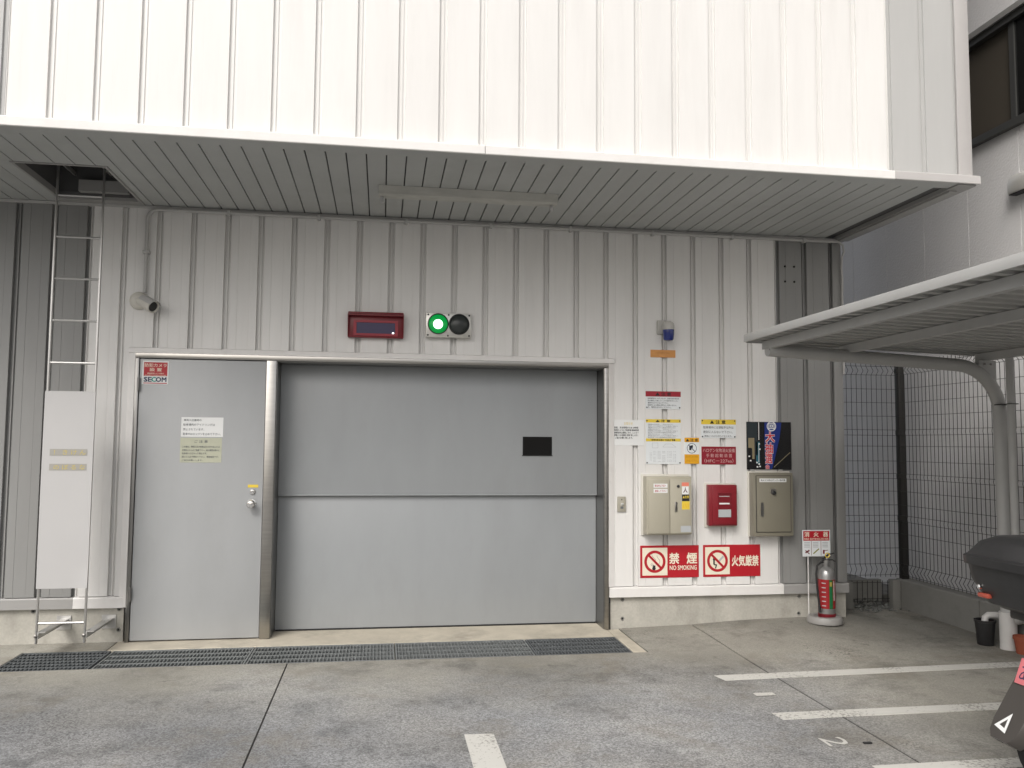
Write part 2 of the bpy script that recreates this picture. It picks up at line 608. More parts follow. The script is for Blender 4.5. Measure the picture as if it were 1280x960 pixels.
marking('bay_line', 'worn white bay line closest to the fire extinguisher', [(2.144, -1.404), (2.171, -1.518), (4.55, -1.445), (4.55, -1.335)], group='painted bay lines')
marking('bay_line', 'white bay line between the painted 1 and the painted 2', [(2.166, -2.166), (2.177, -2.276), (4.5, -2.262), (4.5, -2.152)], group='painted bay lines')
marking('bay_line', 'white bay line beside the parked scooter below the painted 2', [(2.278, -2.949), (2.28, -3.06), (4.5, -3.05), (4.5, -2.94)], group='painted bay lines')
marking('lane_line', 'white lane line running straight away from the vehicle gate', [(0.442, -2.286), (0.592, -2.292), (0.592, -14), (0.442, -14)])


def ground_digit(ch, label, x0, x1, y0, y1):
    v, f = text2d(ch, 0.0)
    xs, ys = [p[0] for p in v], [p[1] for p in v]
    a, b, c, d = min(xs), max(xs), min(ys), max(ys)
    mb = MB()
    # the digit's top points to +X, its right side to -Y
    mb.v = [(x0 + (p[1] - c) / (d - c) * (x1 - x0), y1 - (p[0] - a) / (b - a) * (y1 - y0), 0.004) for p in v]
    mb.f = list(f)
    tag(mb.build('bay_number', ROADP, None, origin=((x0 + x1) / 2, (y0 + y1) / 2, 0)), label, 'number', 'painted bay numbers')


ground_digit('1', 'small white painted number 1 on the paving', 2.222, 2.345, -1.858, -1.80)
ground_digit('2', 'white painted number 2 on the paving', 2.215, 2.34, -2.69, -2.57)
tag(MB().box(2.405, 2.45, -2.68, -2.662, 0.0, 0.008).build('debris', BLACKR, None, bevel=0.003), 'small black scrap lying beside the painted 2', 'scrap')


# drain gratings
def grating(label, x0, x1, y0, y1, mt, nlong, step, grp):
    t = thing('drain_grating', label, 'grating', ((x0 + x1) / 2, (y0 + y1) / 2, -0.03), grp)
    fr = MB()
    w = 0.018
    fr.box(x0, x1, y0, y0 + w, -0.03, -0.002).box(x0, x1, y1 - w, y1, -0.03, -0.002)
    fr.box(x0, x0 + w * 0.6, y0 + w, y1 - w, -0.03, -0.0025).box(x1 - w * 0.6, x1, y0 + w, y1 - w, -0.03, -0.0025)
    fr.build('frame', mt, t)
    for k in range(1, nlong):
        yy = y0 + w + (y1 - y0 - 2 * w) * k / nlong
        MB().box(x0 + w * .6, x1 - w * .6, yy - 0.0045, yy + 0.0045, -0.03, -0.0035).build('rail', mt, t)
    br = MB()
    n = int((x1 - x0) / step)
    for k in range(1, n):
        xx = x0 + (x1 - x0) * k / n
        br.box(xx - 0.0028, xx + 0.0028, y0 + w, y1 - w, -0.028, -0.006)
    o = br.build('cross_bars', mt, t)
    o['kind'] = 'stuff'
    return t


grating('wide dark drain grating under the ladder', -2.448, -1.868, -0.738, -0.238, GRATED, 6, 0.026, 'drain gratings')
gl = ['galvanised drain grating in front of the grey door', 'galvanised drain grating in front of the pillar between door and gate',
      'galvanised drain grating in front of the middle of the vehicle gate', 'dull drain grating at the gate end beside the pale concrete edge']
xs = [-1.852, -0.88, 0.118, 1.10, 1.808]
for k in range(4):
    grating(gl[k], xs[k] + 0.004, xs[k + 1] - 0.004, -0.738, -0.252, GRATE if k < 3 else GRATED, 4, 0.024, 'drain gratings')

# ================================================================== PARKING BUILDING
bld = thing('parking_building', 'white panelled parking building with overhanging upper floor, grey door and vehicle gate', 'building', (0.6, 0.0, 0.0))
# inner body
core = MB()
DEP = 1.6
core.box(-3.6, -1.846, 0.035, DEP, 0.20, 3.27).box(1.826, 3.885, 0.035, DEP, 0.20, 3.27)
core.box(-1.846, 1.826, 0.036, DEP, 2.15, 3.27).box(-1.846, 1.826, 0.34, DEP, 0.002, 2.15)
core.box(-3.6, -2.402, -1.50, DEP, 3.325, 9).box(-1.828, 3.955, -1.50, DEP, 3.325, 9)
core.box(-2.402, -1.828, -1.50, -0.915, 3.325, 9).box(-2.402, -1.828, -0.125, DEP, 3.325, 9).box(-2.402, -1.828, -0.915, -0.125, 4.4, 9)
core.build('wall_core', CORE, bld)

# ribbed wall panels
def panel_mesh(name, p, h, m, lo=None, hi=None, g=0.032, fine=0.0018):
    """one ribbed sheet; lo/hi: where a corner or opening cuts it"""
    e, q0 = 0.0255, g * 0.62
    prof = [(0, q0), (.0045, q0), (.006, g), (.0225, g), (e - .0012, 0.0014), (e, 0), (.080, 0), (.0812, fine), (.0824, 0),
            (.168, 0), (.169, fine * .5), (.170, 0), (p - e, 0), (p - e + .0012, 0.0014), (p - .0225, g), (p - .006, g), (p - .0045, q0), (p, q0)]
    if lo is not None:
        prof = [(lo, 0)] + [q for q in prof if q[0] > lo]
    if hi is not None:
        prof = [q for q in prof if q[0] < hi] + [(hi, 0)]
    xa, xb = prof[0][0], prof[-1][0]
    mb = MB()
    for z in (0, h):
        mb.v += [(x, y, z) for x, y in prof]
    n = len(prof)
    for k in range(n - 1):
        mb.f.append((k, k + 1, n + k + 1, n + k))
    mb.v += [(xa, .034, 0), (xb, .034, 0), (xa, .034, h), (xb, .034, h)]
    b = 2 * n
    mb.f += [tuple(list(range(n)) + [b + 1, b]), tuple(list(range(n, 2 * n)) + [b + 3, b + 2]), (b, b + 1, b + 3, b + 2),
             (0, b, b + 2, n), (n - 1, b + 1, b + 3, 2 * n - 1)]
    return mb.mesh(name, m)


PL = 0.2509
ZB, ZT = 0.338, 3.255
full_w = panel_mesh('wall_panel', PL, ZT - ZB, WHITE)
full_g = panel_mesh('wall_panel', PL, ZT - ZB, GREY)
head_w = panel_mesh('wall_panel', PL, ZT - 2.188, WHITE)


for k in range(-7, 22):
    x0 = -1.708 + PL * k
    x1 = x0 + PL
    if x1 <= -2.2:
        place('wall_panel', full_g, (x0, 0, ZB), bld)
    elif x0 > 3.29:
        if x1 < 3.83:
            place('wall_panel', full_g, (x0, 0, ZB), bld)
    elif x1 < -1.89 or x0 > 1.83:
        place('wall_panel', full_w, (x0, 0, ZB), bld)
    elif x0 < -1.895 < x1:
        place('wall_panel', panel_mesh('wall_panel', PL, 2.1875 - ZB, WHITE, hi=-1.898 - x0), (x0, 0, ZB), bld)
        place('wall_panel', head_w, (x0, 0, 2.188), bld)
    elif x0 < 1.873 < x1:
        place('wall_panel', panel_mesh('wall_panel', PL, 2.1875 - ZB, WHITE, lo=1.874 - x0), (x0, 0, ZB), bld)
        place('wall_panel', head_w, (x0, 0, 2.188), bld)
    else:
        place('wall_panel', head_w, (x0, 0, 2.188), bld)
MB().box(3.824, 3.908, 0.002, 0.036, ZB, ZT).build('corner_trim', GREY, bld, bevel=0.006)

# foot trim and concrete base
for a, b, m in ((-3.6, -2.216, TRIMG), (-2.214, -1.866, TRIMW), (1.832, 3.327, TRIMW), (3.329, 3.912, TRIMG)):
    MB().prism([(0.03, 0.253), (-0.014, 0.253), (-0.014, 0.324), (-0.010, 0.331), (0.03, 0.336)], 'x', a, b).build('foot_trim', m, bld)
for a, b in ((-3.6, -1.868), (1.85, 3.90)):
    MB().box(a, b, 0.022, 0.4, -0.13, 0.252).build('concrete_base', CONC, bld)
for x, z in ((1.949, .229), (1.949, .077), (3.48, .224), (3.473, .085), (-2.492, .235), (-1.90, .238), (-1.90, .088)):
    MB().lathe([(0.016, 0), (0.016, 0.004), (0.010, 0.004), (0.008, 0.001)], (x, 0.023, z), (0, -1, 0), 14).build('form_tie', LOWC, bld)
# bolts and rust plugs on the grey corner panels
for x, z in ((3.386, 3.017), (3.47, 3.017), (3.386, 2.886), (3.47, 2.886)):
    MB().lathe([(0.009, 0), (0.009, 0.006), (0.004, 0.010)], (x, 0.0, z), (0, -1, 0), 10).build('anchor_plug', BLACKR, bld)

# flashing round the openings
fl = [('x', -1.897, 1.873, 2.146, 2.186), ('z', -1.897, -1.847, 0.338, 2.146), ('z', 1.826, 1.873, 0.338, 2.146)]
MB().prism([(0.034, 2.146), (-0.018, 2.146), (-0.018, 2.150), (-0.006, 2.186), (0.034, 2.186)], 'x', -1.897, 1.873).build('flashing', TRIMW, bld)
MB().prism([(-1.897, 0.034), (-1.897, -0.004), (-1.850, -0.016), (-1.847, -0.016), (-1.847, 0.034)], 'z', 0.256, 2.1455).build('flashing', TRIMW, bld)
MB().prism([(1.873, 0.034), (1.873, -0.004), (1.829, -0.016), (1.826, -0.016), (1.826, 0.034)], 'z', 0.337, 2.1455).build('flashing', TRIMW, bld)
# stainless frame
MB().box(-1.8465, 1.8255, -0.020, 0.33, 2.107, 2.1452).build('lintel', STEEL, bld, bevel=0.002)
MB().box(-1.8465, -1.8185, -0.014, 0.10, 0.001, 2.1065).build('door_jamb', STEELD, bld, bevel=0.002)
MB().box(-0.888, -0.812, -0.022, 0.33, 0.001, 2.1065).build('pillar', STEEL, bld, bevel=0.004)
MB().box(1.791, 1.8255, -0.016, 0.33, 0.001, 2.1065).build('gate_jamb', STEEL, bld, bevel=0.002)
MB().box(1.786, 1.790, 0.0, 0.31, 0.002, 2.106).build('jamb_lining', STEELD, bld)
MB().box(-0.811, -0.807, 0.0, 0.31, 0.002, 2.106).build('jamb_lining', STEELD, bld)
MB().box(-0.806, 1.785, 0.02, 0.20, 2.1, 2.1062).build('head_lining', STEELD, bld)

# personnel door
door = MB().box(-1.8145, -0.8925, -0.004, 0.036, 0.010, 2.102).build('door', DOORG, bld, bevel=0.003)
MB().lathe([(0.031, 0), (0.031, 0.006), (0.014, 0.010), (0.013, 0.032), (0.026, 0.042), (0.034, 0.056), (0.033, 0.070), (0.024, 0.080), (0.004, 0.083)],
           (-0.969, -0.004, 1.012), (0, -1, 0), 24).build('knob', CHROME, door, smooth=True)
MB().lathe([(0.022, 0), (0.022, 0.008), (0.017, 0.014), (0.009, 0.015), (0.008, 0.011)], (-0.967, -0.004, 1.102), (0, -1, 0), 18).build('deadbolt', CHROME, door, smooth=True)
MB().box(-1.003, -0.926, -0.0055, -0.0042, 1.134, 1.156).build('tape', YEL, door)
for z in (1.86, 0.30):
    MB().tube([(-1.8165, -0.022, z), (-1.8165, -0.022, z + 0.10)], 0.009, 10).build('hinge', STEELD, door, smooth=True)

# vehicle gate, two telescoping leaves
gu = MB().box(-0.805, 1.784, 0.205, 0.235, 1.058, 2.10)
gu.box(-0.805, 1.784, 0.200, 0.2048, 1.058, 1.066)
gate = gu.build('gate_leaf', GATEG, bld, bevel=0.002)
MB().box(-0.805, 1.784, 0.240, 0.27, 0.012, 1.10).build('gate_leaf', GATEG, bld, bevel=0.002)
MB().box(-0.80, 1.78, 0.236, 0.274, 0.001, 0.011).build('rubber_seal', BLACKR, bld)
win = MB().box(1.152, 1.398, 0.2005, 0.2045, 1.388, 1.541).build('gate_window', GLASS, gate)
MB().prism([(1.146, 1.382), (1.404, 1.382), (1.404, 1.388), (1.146, 1.388)], 'y', 0.199, 0.2048).build('window_seal', BLACKR, gate)

# soffit
SF = 3.28
SP = 0.1255
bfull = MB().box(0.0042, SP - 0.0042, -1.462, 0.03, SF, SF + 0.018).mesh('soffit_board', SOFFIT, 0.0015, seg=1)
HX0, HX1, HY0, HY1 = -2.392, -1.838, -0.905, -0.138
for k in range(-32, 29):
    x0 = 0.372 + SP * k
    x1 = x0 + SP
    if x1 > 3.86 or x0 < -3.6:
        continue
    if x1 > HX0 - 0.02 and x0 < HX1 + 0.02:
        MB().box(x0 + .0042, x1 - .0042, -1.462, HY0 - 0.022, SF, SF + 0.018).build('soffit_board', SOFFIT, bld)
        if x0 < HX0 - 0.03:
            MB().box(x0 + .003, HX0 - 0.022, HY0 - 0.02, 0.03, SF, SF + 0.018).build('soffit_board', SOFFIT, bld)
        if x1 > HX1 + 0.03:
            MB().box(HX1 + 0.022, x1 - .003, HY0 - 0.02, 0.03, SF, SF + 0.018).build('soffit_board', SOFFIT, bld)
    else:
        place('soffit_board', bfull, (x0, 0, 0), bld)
for (a, b, c, d) in ((-3.6, HX0 - 0.001, -1.49, 0.03), (HX1 + 0.001, 3.95, -1.49, 0.03), (HX0 - 0.001, HX1 + 0.001, -1.49, HY0 - 0.001), (HX0 - 0.001, HX1 + 0.001, HY1 + 0.001, 0.03)):
    MB().box(a, b, c, d, SF + 0.020, SF + 0.044).build('soffit_backing', CORE, bld)
# hatch opening
MB().box(HX0 - 0.02, HX1 + 0.02, HY0 - 0.02, HY0, SF - 0.006, 3.322).build('hatch_frame', TRIMG, bld)
MB().box(HX0 - 0.02, HX0, HY0, HY1 + 0.02, SF - 0.006, 3.322).build('hatch_frame', TRIMG, bld)
MB().box(HX1, HX1 + 0.02, HY0, HY1 + 0.02, SF - 0.006, 3.322).build('hatch_frame', TRIMG, bld)
MB().box(HX0 - 0.02, HX1 + 0.02, HY1 + 0.0205, -0.014, SF - 0.008, SF + 0.018).build('hatch_frame', TRIMG, bld)
MB().box(HX0 + 0.15, HX1 - 0.06, HY1 - 0.05, HY1 + 0.005, 3.315, 3.40).build('hatch_beam', TRIMG, bld)
# soffit edges
MB().box(-3.6, 3.855, -1.582, -1.464, SF - 0.002, SF + 0.018).build('soffit_edge', SOFFIT, bld)
MB().box(3.858, 3.992, -1.575, 0.03, SF - 0.012, SF + 0.018).build('soffit_edge', TRIMG, bld)
MB().box(3.875, 3.93, -1.46, 0.02, SF - 0.026, SF - 0.013).build('soffit_edge', TRIMG, bld)
MB().box(-3.6, 3.90, -0.012, 0.033, 3.2555, 3.276).build('wall_head_trim', CONDP, bld)

# upper wall
PU = 0.2529
up_w = panel_mesh('upper_panel', PU, 5.6, WHITE, g=0.017, fine=0.0003)
UPG = mat('sunlit grey cladding', (0.43, 0.43, 0.42), 0.45, var=0.03, vscale=2.2, stretch=(3, 3, .35))  # grey panel paint again, the upper floor's stronger light put into the colour
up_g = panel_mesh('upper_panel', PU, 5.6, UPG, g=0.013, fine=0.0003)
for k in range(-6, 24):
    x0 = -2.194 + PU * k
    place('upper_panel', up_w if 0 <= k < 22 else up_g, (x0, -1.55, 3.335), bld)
MB().box(3.880, 3.985, -1.556, -1.50, 3.335, 8.94).build('corner_post', mat('sunlit grey trim', (0.46, 0.445, 0.435), 0.45, var=0.03, vscale=4), bld, bevel=0.004)  # grey trim paint with the same strong light painted in
for a, b, m in ((-3.6, -2.20, MATS['sunlit grey trim']), (-2.198, 0.598, TRIMW), (0.602, 3.374, TRIMW), (3.377, 4.008, MATS['sunlit grey trim'])):
    pr = [(-1.50, 3.300), (-1.584, 3.300), (-1.586, 3.275), (-1.597, 3.275), (-1.600, 3.279), (-1.600, 3.328), (-1.594, 3.334), (-1.552, 3.345), (-1.50, 3.345)]
    MB().prism(pr, 'x', a, b).build('drip_trim', m, bld)

# conduit under the soffit, down to the camera
cp = []
for t in range(9):
    a = rad(90 * t / 8)
    cp.append((-1.715 - 0.08 * math.sin(a), -0.028, 3.165 + 0.08 * math.cos(a)))
pts = [(3.80, -0.028, 3.245)] + cp + [(-1.795, -0.028, 2.60)]
cond = thing('conduit', 'thin grey conduit running along the wall top and down to the camera', 'conduit', (1.0, -0.028, 2.6))
MB().tube(pts, 0.0135, 10).build('pipe', CONDP, cond, smooth=True)
for x in (-1.2, -.52, .16, .84, 1.5, 2.2, 2.9, 3.55):
    MB().box(x - .012, x + .012, -0.047, -0.0005, 3.222, 3.262).build('clamp', CONDP, cond, bevel=0.004)
MB().box(-1.82, -1.77, -0.045, -0.0005, 2.90, 2.925).build('clamp', CONDP, cond, bevel=0.004)
MB().tube([(3.80, -0.028, 3.245), (3.87, -0.03, 3.243), (3.905, -0.035, 3.215), (3.918, -0.03, 3.16), (3.905, -0.02, 3.11), (3.900, -0.016, 3.02), (3.906, -0.016, 2.9), (3.902, -0.015, 2.7), (3.906, -0.015, 2.4), (3.904, -0.015, 2.1)], 0.009, 8).build('flexible_pipe', CONDP, cond, smooth=True)

# fluorescent batten under the soffit
lt = thing('batten_light', 'unlit fluorescent batten fitting fixed under the soffit', 'light', (0.58, -0.78, 3.205))
MB().prism([(-0.842, 3.279), (-0.832, 3.222), (-0.815, 3.212), (-0.745, 3.212), (-0.728, 3.222), (-0.718, 3.279)], 'x', -0.055, 1.222).build('housing', mat('dirty beige enamel', (0.45, 0.445, 0.41), 0.5, var=.12, vscale=14, stretch=(.3, 1, 1)), lt)
for x in (-0.03, 1.185):
    MB().box(x - .012, x + .012, -0.80, -0.76, 3.168, 3.2118).build('lamp_holder', BOARDW, lt, bevel=0.006)

# CCTV camera
cc = thing('security_camera', 'white bullet security camera above the grey door', 'camera', (-1.83, -0.03, 2.50))
MB().lathe([(0.066, 0.001), (0.068, 0.016), (0.060, 0.030), (0.046, 0.042), (0.030, 0.046)], (-1.838, 0.0, 2.540), (0, -1, 0), 28).build('mount', BEIGEL, cc, smooth=True)
d = Vector((0.74, -0.56, -0.40)).normalized()
c0 = Vector((-1.838, -0.03, 2.552))
MB().lathe([(0.026, 0), (0.034, 0.02), (0.043, 0.035), (0.044, 0.150), (0.048, 0.153), (0.048, 0.188), (0.040, 0.190), (0.037, 0.172)], c0, d, 28).build('body', BEIGEL, cc, smooth=True)
MB().lathe([(0.037, 0), (0.037, 0.004), (0.016, 0.007)], c0 + d * 0.174, d, 20).build('lens', BLACKP, cc, smooth=True)
hd = MB()
u = d.cross(Vector((0, 0, 1))).normalized()
w = u.cross(d)
i = 0
n = 13
for h in (0.06, 0.205):
    for r in (0.0495, 0.0525):
        for q in range(n):
            a = rad(20 + 140 * q / (n - 1))
            hd.v.append(tuple(c0 + d * h + (u * math.cos(a) + w * math.sin(a)) * r))
for q in range(n - 1):
    for A, B in ((0, 1), (1, 3), (3, 2), (2, 0)):
        hd.f.append((A * n + q, A * n + q + 1, B * n + q + 1, B * n + q))
hd.build('sun_hood', CONDP, cc, smooth=True)


# ================================================================== SIGNS AND CABINETS ON THE WALL
class Sign:
    """a thin plate on the wall with flat print; (u,v) run 0..1 across and up the plate"""
    def __init__(s, name, label, cat, x0, x1, z0, z1, face, y=0.0, thick=0.004, group=None, bev=0.001):
        s.x0, s.x1, s.z0, s.z1 = x0, x1, z0, z1
        s.y = y - thick
        s.t = thing(name, label, cat, ((x0 + x1) / 2, y, z0), group)
        MB().box(x0, x1, y - thick, y - 0.0003, z0, z1).build('plate', face, s.t, bevel=bev, seg=1)

    def X(s, u):
        return s.x0 + (s.x1 - s.x0) * u

    def Z(s, v):
        return s.z0 + (s.z1 - s.z0) * v

    def rect(s, name, u0, u1, v0, v1, m, lay=1):
        MB().rect(s.X(u0), s.X(u1), s.Z(v0), s.Z(v1), s.y - 0.0004 * lay).build(name, m, s.t)
        return s

    def text(s, rows, m, name='lettering', lay=2, bold=0.012):
        mb = MB()
        for r in rows:
            add_text(mb, r[0], s.X(r[1]), s.X(r[2]), s.Z(r[3]), s.Z(r[4]), s.y - 0.0004 * lay, bold)
        mb.build(name, m, s.t)
        return s

    def screws(s, pts, m=BLACK, r=0.006):
        for u, v in pts:
            MB().lathe([(r, 0), (r, 0.002), (r * .5, 0.0035)], (s.X(u), s.y - 0.0002, s.Z(v)), (0, -1, 0), 10).build('screw', m, s.t)
        return s

    def line(s, mb, u0, v0, u1, v1, w, lay=2):
        mb.bar(s.X(u0), s.Z(v0), s.X(u1), s.Z(v1), w, s.y - 0.0004 * lay)


# SECOM sticker on the door
g = Sign('security_sticker', 'red and white SECOM camera sticker in the top corner of the door', 'sticker', -1.797, -1.607, 1.909, 2.088, PAPER, y=-0.004, thick=0.0012)
g.rect('red_field', 0.06, 0.95, 0.35, 0.93, RED)
g.text([('防犯カメラ', 0.09, 0.92, 0.73, 0.88), ('設 置', 0.28, 0.74, 0.55, 0.69), ('録画監視カメラ 作動中', 0.2, 0.82, 0.43, 0.49), ('SECURITY CAMERA SYSTEM', 0.1, 0.9, 0.365, 0.40)], CREAM)
g.text([('SE', 0.08, 0.36, 0.11, 0.30)], NAVY, bold=0.04).text([('OM', 0.53, 0.92, 0.11, 0.30)], NAVY, bold=0.04)
g.text([('C', 0.365, 0.53, 0.11, 0.30)], TEAL, bold=0.04)
g.rect('red_stripe', 0.06, 0.95, 0.03, 0.065, RED)

g = Sign('door_notice', 'white paper notice with four grey text lines on the door', 'notice', -1.503, -1.197, 1.516, 1.664, PAPER, y=-0.004, thick=0.001)
g.text([('車両入出庫時の', 0.06, 0.48, 0.79, 0.91), ('駐車場内のアイドリングは', 0.05, 0.80, 0.56, 0.68), ('禁止されています。', 0.05, 0.55, 0.32, 0.44), ('駐車中はエンジンを止めて下さい。', 0.05, 0.94, 0.08, 0.21)], DGREY, bold=0.01)
g = Sign('door_notice', 'faded green laminated notice below the white paper on the door', 'notice', -1.505, -1.203, 1.322, 1.508, PGREEN, y=-0.004, thick=0.0015)
g.text([('ご 注 意', 0.34, 0.66, 0.80, 0.91), ('この扉は、管理人及び係員以外の方の出入りは', 0.05, 0.95, 0.60, 0.68), ('危険防止のためご遠慮下さい。扉の開閉は静かに', 0.05, 0.95, 0.46, 0.54), ('駐車場への立ち入り禁止です。', 0.05, 0.65, 0.33, 0.41), ('開けたら必ず閉めて下さい。開放厳禁です。', 0.05, 0.93, 0.19, 0.27), ('ご協力お願いします。', 0.05, 0.55, 0.06, 0.13)], DGREY, bold=0.01)

# red display box above the gate
led = thing('display_box', 'dark red hooded display box above the gate', 'display', (-0.065, 0.0, 2.30))
MB().box(-0.278, 0.150, -0.050, -0.0003, 2.302, 2.505).build('case', DRED, led, bevel=0.004)
MB().prism([(-0.0005, 2.5055), (-0.095, 2.478), (-0.095, 2.470), (-0.0505, 2.470), (-0.0005, 2.500)], 'x', -0.280, 0.152).build('hood', DRED, led)
for x in (-0.280, 0.148):
    MB().prism([(-0.0505, 2.305), (-0.060, 2.305), (-0.092, 2.469), (-0.0505, 2.469)], 'x', x, x + 0.004).build('hood_side', DRED, led)
bz = MB()
for a, b, c, d2 in ((-0.236, 0.108, 2.316, 2.334), (-0.236, 0.108, 2.420, 2.438), (-0.236, -0.214, 2.334, 2.420), (0.086, 0.108, 2.334, 2.420)):
    bz.box(a, b, -0.057, -0.0502, c, d2)
bz.build('bezel', mat('display bezel red', (0.30, 0.02, 0.035), .4), led)
MB().box(-0.213, 0.085, -0.053, -0.0502, 2.335, 2.419).build('screen', LEDS, led)
MB().lathe([(0.008, 0), (0.006, 0.003)], (0.070, -0.0532, 2.340), (0, -1, 0), 12).build('indicator', LEDW, led)

# two-aspect signal
sg = thing('signal_light', 'stainless signal light with lit green lens beside a dark lens', 'signal', (0.505, 0.0, 2.316))
MB().box(0.326, 0.685, -0.06, -0.0003, 2.318, 2.513).build('case', mat('brushed plate', (0.62, 0.61, 0.57), 0.35, 0.8, var=.1, vscale=12), sg, bevel=0.004)
for x, m in ((0.422, LENSG), (0.588, LENSD)):
    MB().lathe([(0.083, 0), (0.083, 0.012), (0.076, 0.014), (0.074, 0.004)], (x, -0.0602, 2.424), (0, -1, 0), 32).build('lens_ring', BLACKP, sg, smooth=True)
    le = MB().lathe([(0.074, 0), (0.074, 0.005), (0.060, 0.016), (0.038, 0.024), (0.015, 0.028), (0.002, 0.029)], (x, -0.0603, 2.424), (0, -1, 0), 32).build('lens', m, sg, smooth=True)
    if m is LENSG:
        MB().lathe([(0.038, 0), (0.034, 0.010), (0.018, 0.014), (0.002, 0.015)], (x - 0.002, -0.0840, 2.419), (0, -1, 0), 28).build('lamp', LAMPG, le, smooth=True)
for x, z in ((0.342, 2.334), (0.342, 2.497), (0.669, 2.334), (0.669, 2.497), (0.505, 2.498), (0.500, 2.332)):
    MB().lathe([(0.007, 0), (0.007, 0.003), (0.003, 0.005)], (x, -0.0602, z), (0, -1, 0), 10).build('screw', BLACKP, sg)

# blue beacon
bc = thing('beacon', 'blue beacon lamp hanging from a grey wall bracket', 'beacon', (2.31, 0.0, 2.33))
MB().box(2.238, 2.358, -0.035, -0.0003, 2.397, 2.513).build('bracket', mat('beacon grey', (0.46, 0.45, 0.42), 0.45), bc, bevel=0.008)
MB().tube([(2.298, -0.035, 2.465), (2.298, -0.085, 2.465)], 0.02, 12).build('arm', mat('beacon grey', (0.46, 0.45, 0.42), 0.45), bc, smooth=True)
MB().lathe([(0.010, 0.066), (0.036, 0.064), (0.046, 0.052), (0.050, 0.030), (0.050, 0.0)], (2.308, -0.10, 2.425), (0, 0, 1), 24).build('cap', mat('beacon grey', (0.46, 0.45, 0.42), 0.45), bc, smooth=True)
MB().lathe([(0.048, 0.0), (0.047, -0.035), (0.043, -0.075), (0.036, -0.088), (0.005, -0.094)], (2.308, -0.10, 2.4245), (0, 0, 1), 24).build('dome', BLUEG, bc, smooth=True)
g = Sign('wall_plate', 'small faded orange plate below the blue beacon', 'plate', 2.186, 2.402, 2.206, 2.269, WOODP)
g.text([('ランプ点滅時は入庫禁止', 0.2, 0.78, 0.5, 0.72)], mat('faded brown print', (0.42, 0.18, 0.05), 0.6), bold=0.0)

corner4 = [(0.035, 0.93), (0.965, 0.93), (0.035, 0.07), (0.965, 0.07)]
g = Sign('warning_sign', 'white warning sign with a red header band', 'sign', 2.142, 2.445, 1.777, 1.924, SIGNW, group='warning signs')
g.rect('header', 0.0, 1.0, 0.70, 1.0, mat('faded header red', (0.33, 0.02, 0.035), .45)).text([('▲ 注 意', 0.28, 0.72, 0.75, 0.95)], BLACK, bold=0.02)
g.text([('駐車装置内に人がいないか、前面空地の安全を', 0.06, 0.95, 0.555, 0.64), ('充分確認した後にスイッチの操作を行うこと。', 0.06, 0.92, 0.43, 0.515), ('乗降中はさわらないで下さい。', 0.06, 0.64, 0.305, 0.39), ('誤操作による事故の責任は一切負いません。', 0.06, 0.88, 0.18, 0.265), ('又、電源を切らないで下さい。', 0.06, 0.72, 0.06, 0.145)], DGREY, bold=0.015)
g.screws([(0.035, 0.09), (0.965, 0.09)])

g = Sign('warning_sign', 'tall white sign with two yellow bands and a size table', 'sign', 2.144, 2.443, 1.324, 1.693, SIGNW, group='warning signs')
g.rect('header', 0, 1, 0.925, 1.0, YEL).rect('band', 0, 1, 0.505, 0.57, YEL)
g.text([('▲ 注 意', 0.28, 0.70, 0.935, 0.99), ('駐車出来る車の 寸法及び 重量', 0.16, 0.84, 0.515, 0.56)], BLACK, bold=0.025)
rows = []
for k in range(9):
    z = 0.895 - k * 0.036
    rows.append((('駐車装置の安全な取扱い', '車を出し入れする時は必ず', '運転者以外は入らないこと', '操作盤の指示に従うこと')[k % 4], 0.06, 0.40 + 0.06 * ((k * 7) % 3), z - 0.024, z))
    rows.append((('子供を近づけないで下さい', 'ドアは確実に閉めて', '異常時は非常停止を押す')[k % 3], 0.48, 0.78 + 0.07 * ((k * 5) % 3), z - 0.024, z))
g.text(rows, DGREY, bold=0.0)
rows = []
for k in range(8):
    z = 0.29 - k * 0.032
    for q, (a, b) in enumerate(((0.10, 0.17), (0.20, 0.27), (0.31, 0.42), (0.46, 0.55), (0.60, 0.74), (0.78, 0.86))):
        if (k * 3 + q * 5) % 7:
            rows.append((('全長', '全幅', '1,850', 'mm', '5,050', 'kg')[q], a, b, z - 0.019, z))
g.text(rows, LGREY, bold=0.0)
mb = MB()
for a in ((0.18, .36, .18, .47), (.18, .47, .34, .47), (.34, .47, .34, .36), (.18, .36, .34, .36), (.48, .38, .86, .38), (.48, .38, .56, .45), (.56, .45, .74, .45), (.74, .45, .86, .38)):
    g.line(mb, *a, 0.0022)
mb.build('diagram', LGREY, g.t)
g.screws([(0.03, 0.965), (0.97, 0.965), (0.03, 0.03), (0.97, 0.03)])

g = Sign('paper_notice', 'white laminated notice taped beside the gate jamb', 'notice', 1.876, 2.128, 1.476, 1.684, PAPER, thick=0.002)
g.text([('お知らせ', 0.33, 0.62, 0.80, 0.92)], YEL, bold=0.0)
g.text([('防犯、安全管理のため 24時間', 0.0, 0.80, 0.66, 0.735), ('監視カメラにて駐車場 録画監視', 0.0, 0.82, 0.56, 0.635), ('無断駐車は通報します。レッカー', 0.0, 0.82, 0.46, 0.535), ('移動 その他費用 請求 致します。', 0.0, 0.80, 0.36, 0.435), ('ご協力お願い致します。', 0.03, 0.62, 0.26, 0.335)], BLACK, bold=0.02)
for a, b in ((0.25, 0.0), (0.5, 1.0)):
    g.rect('tape', a, a + 0.3, max(b - 0.05, 0.0), min(b + 0.05, 1.0), TAPEG if False else PAPER, 2)

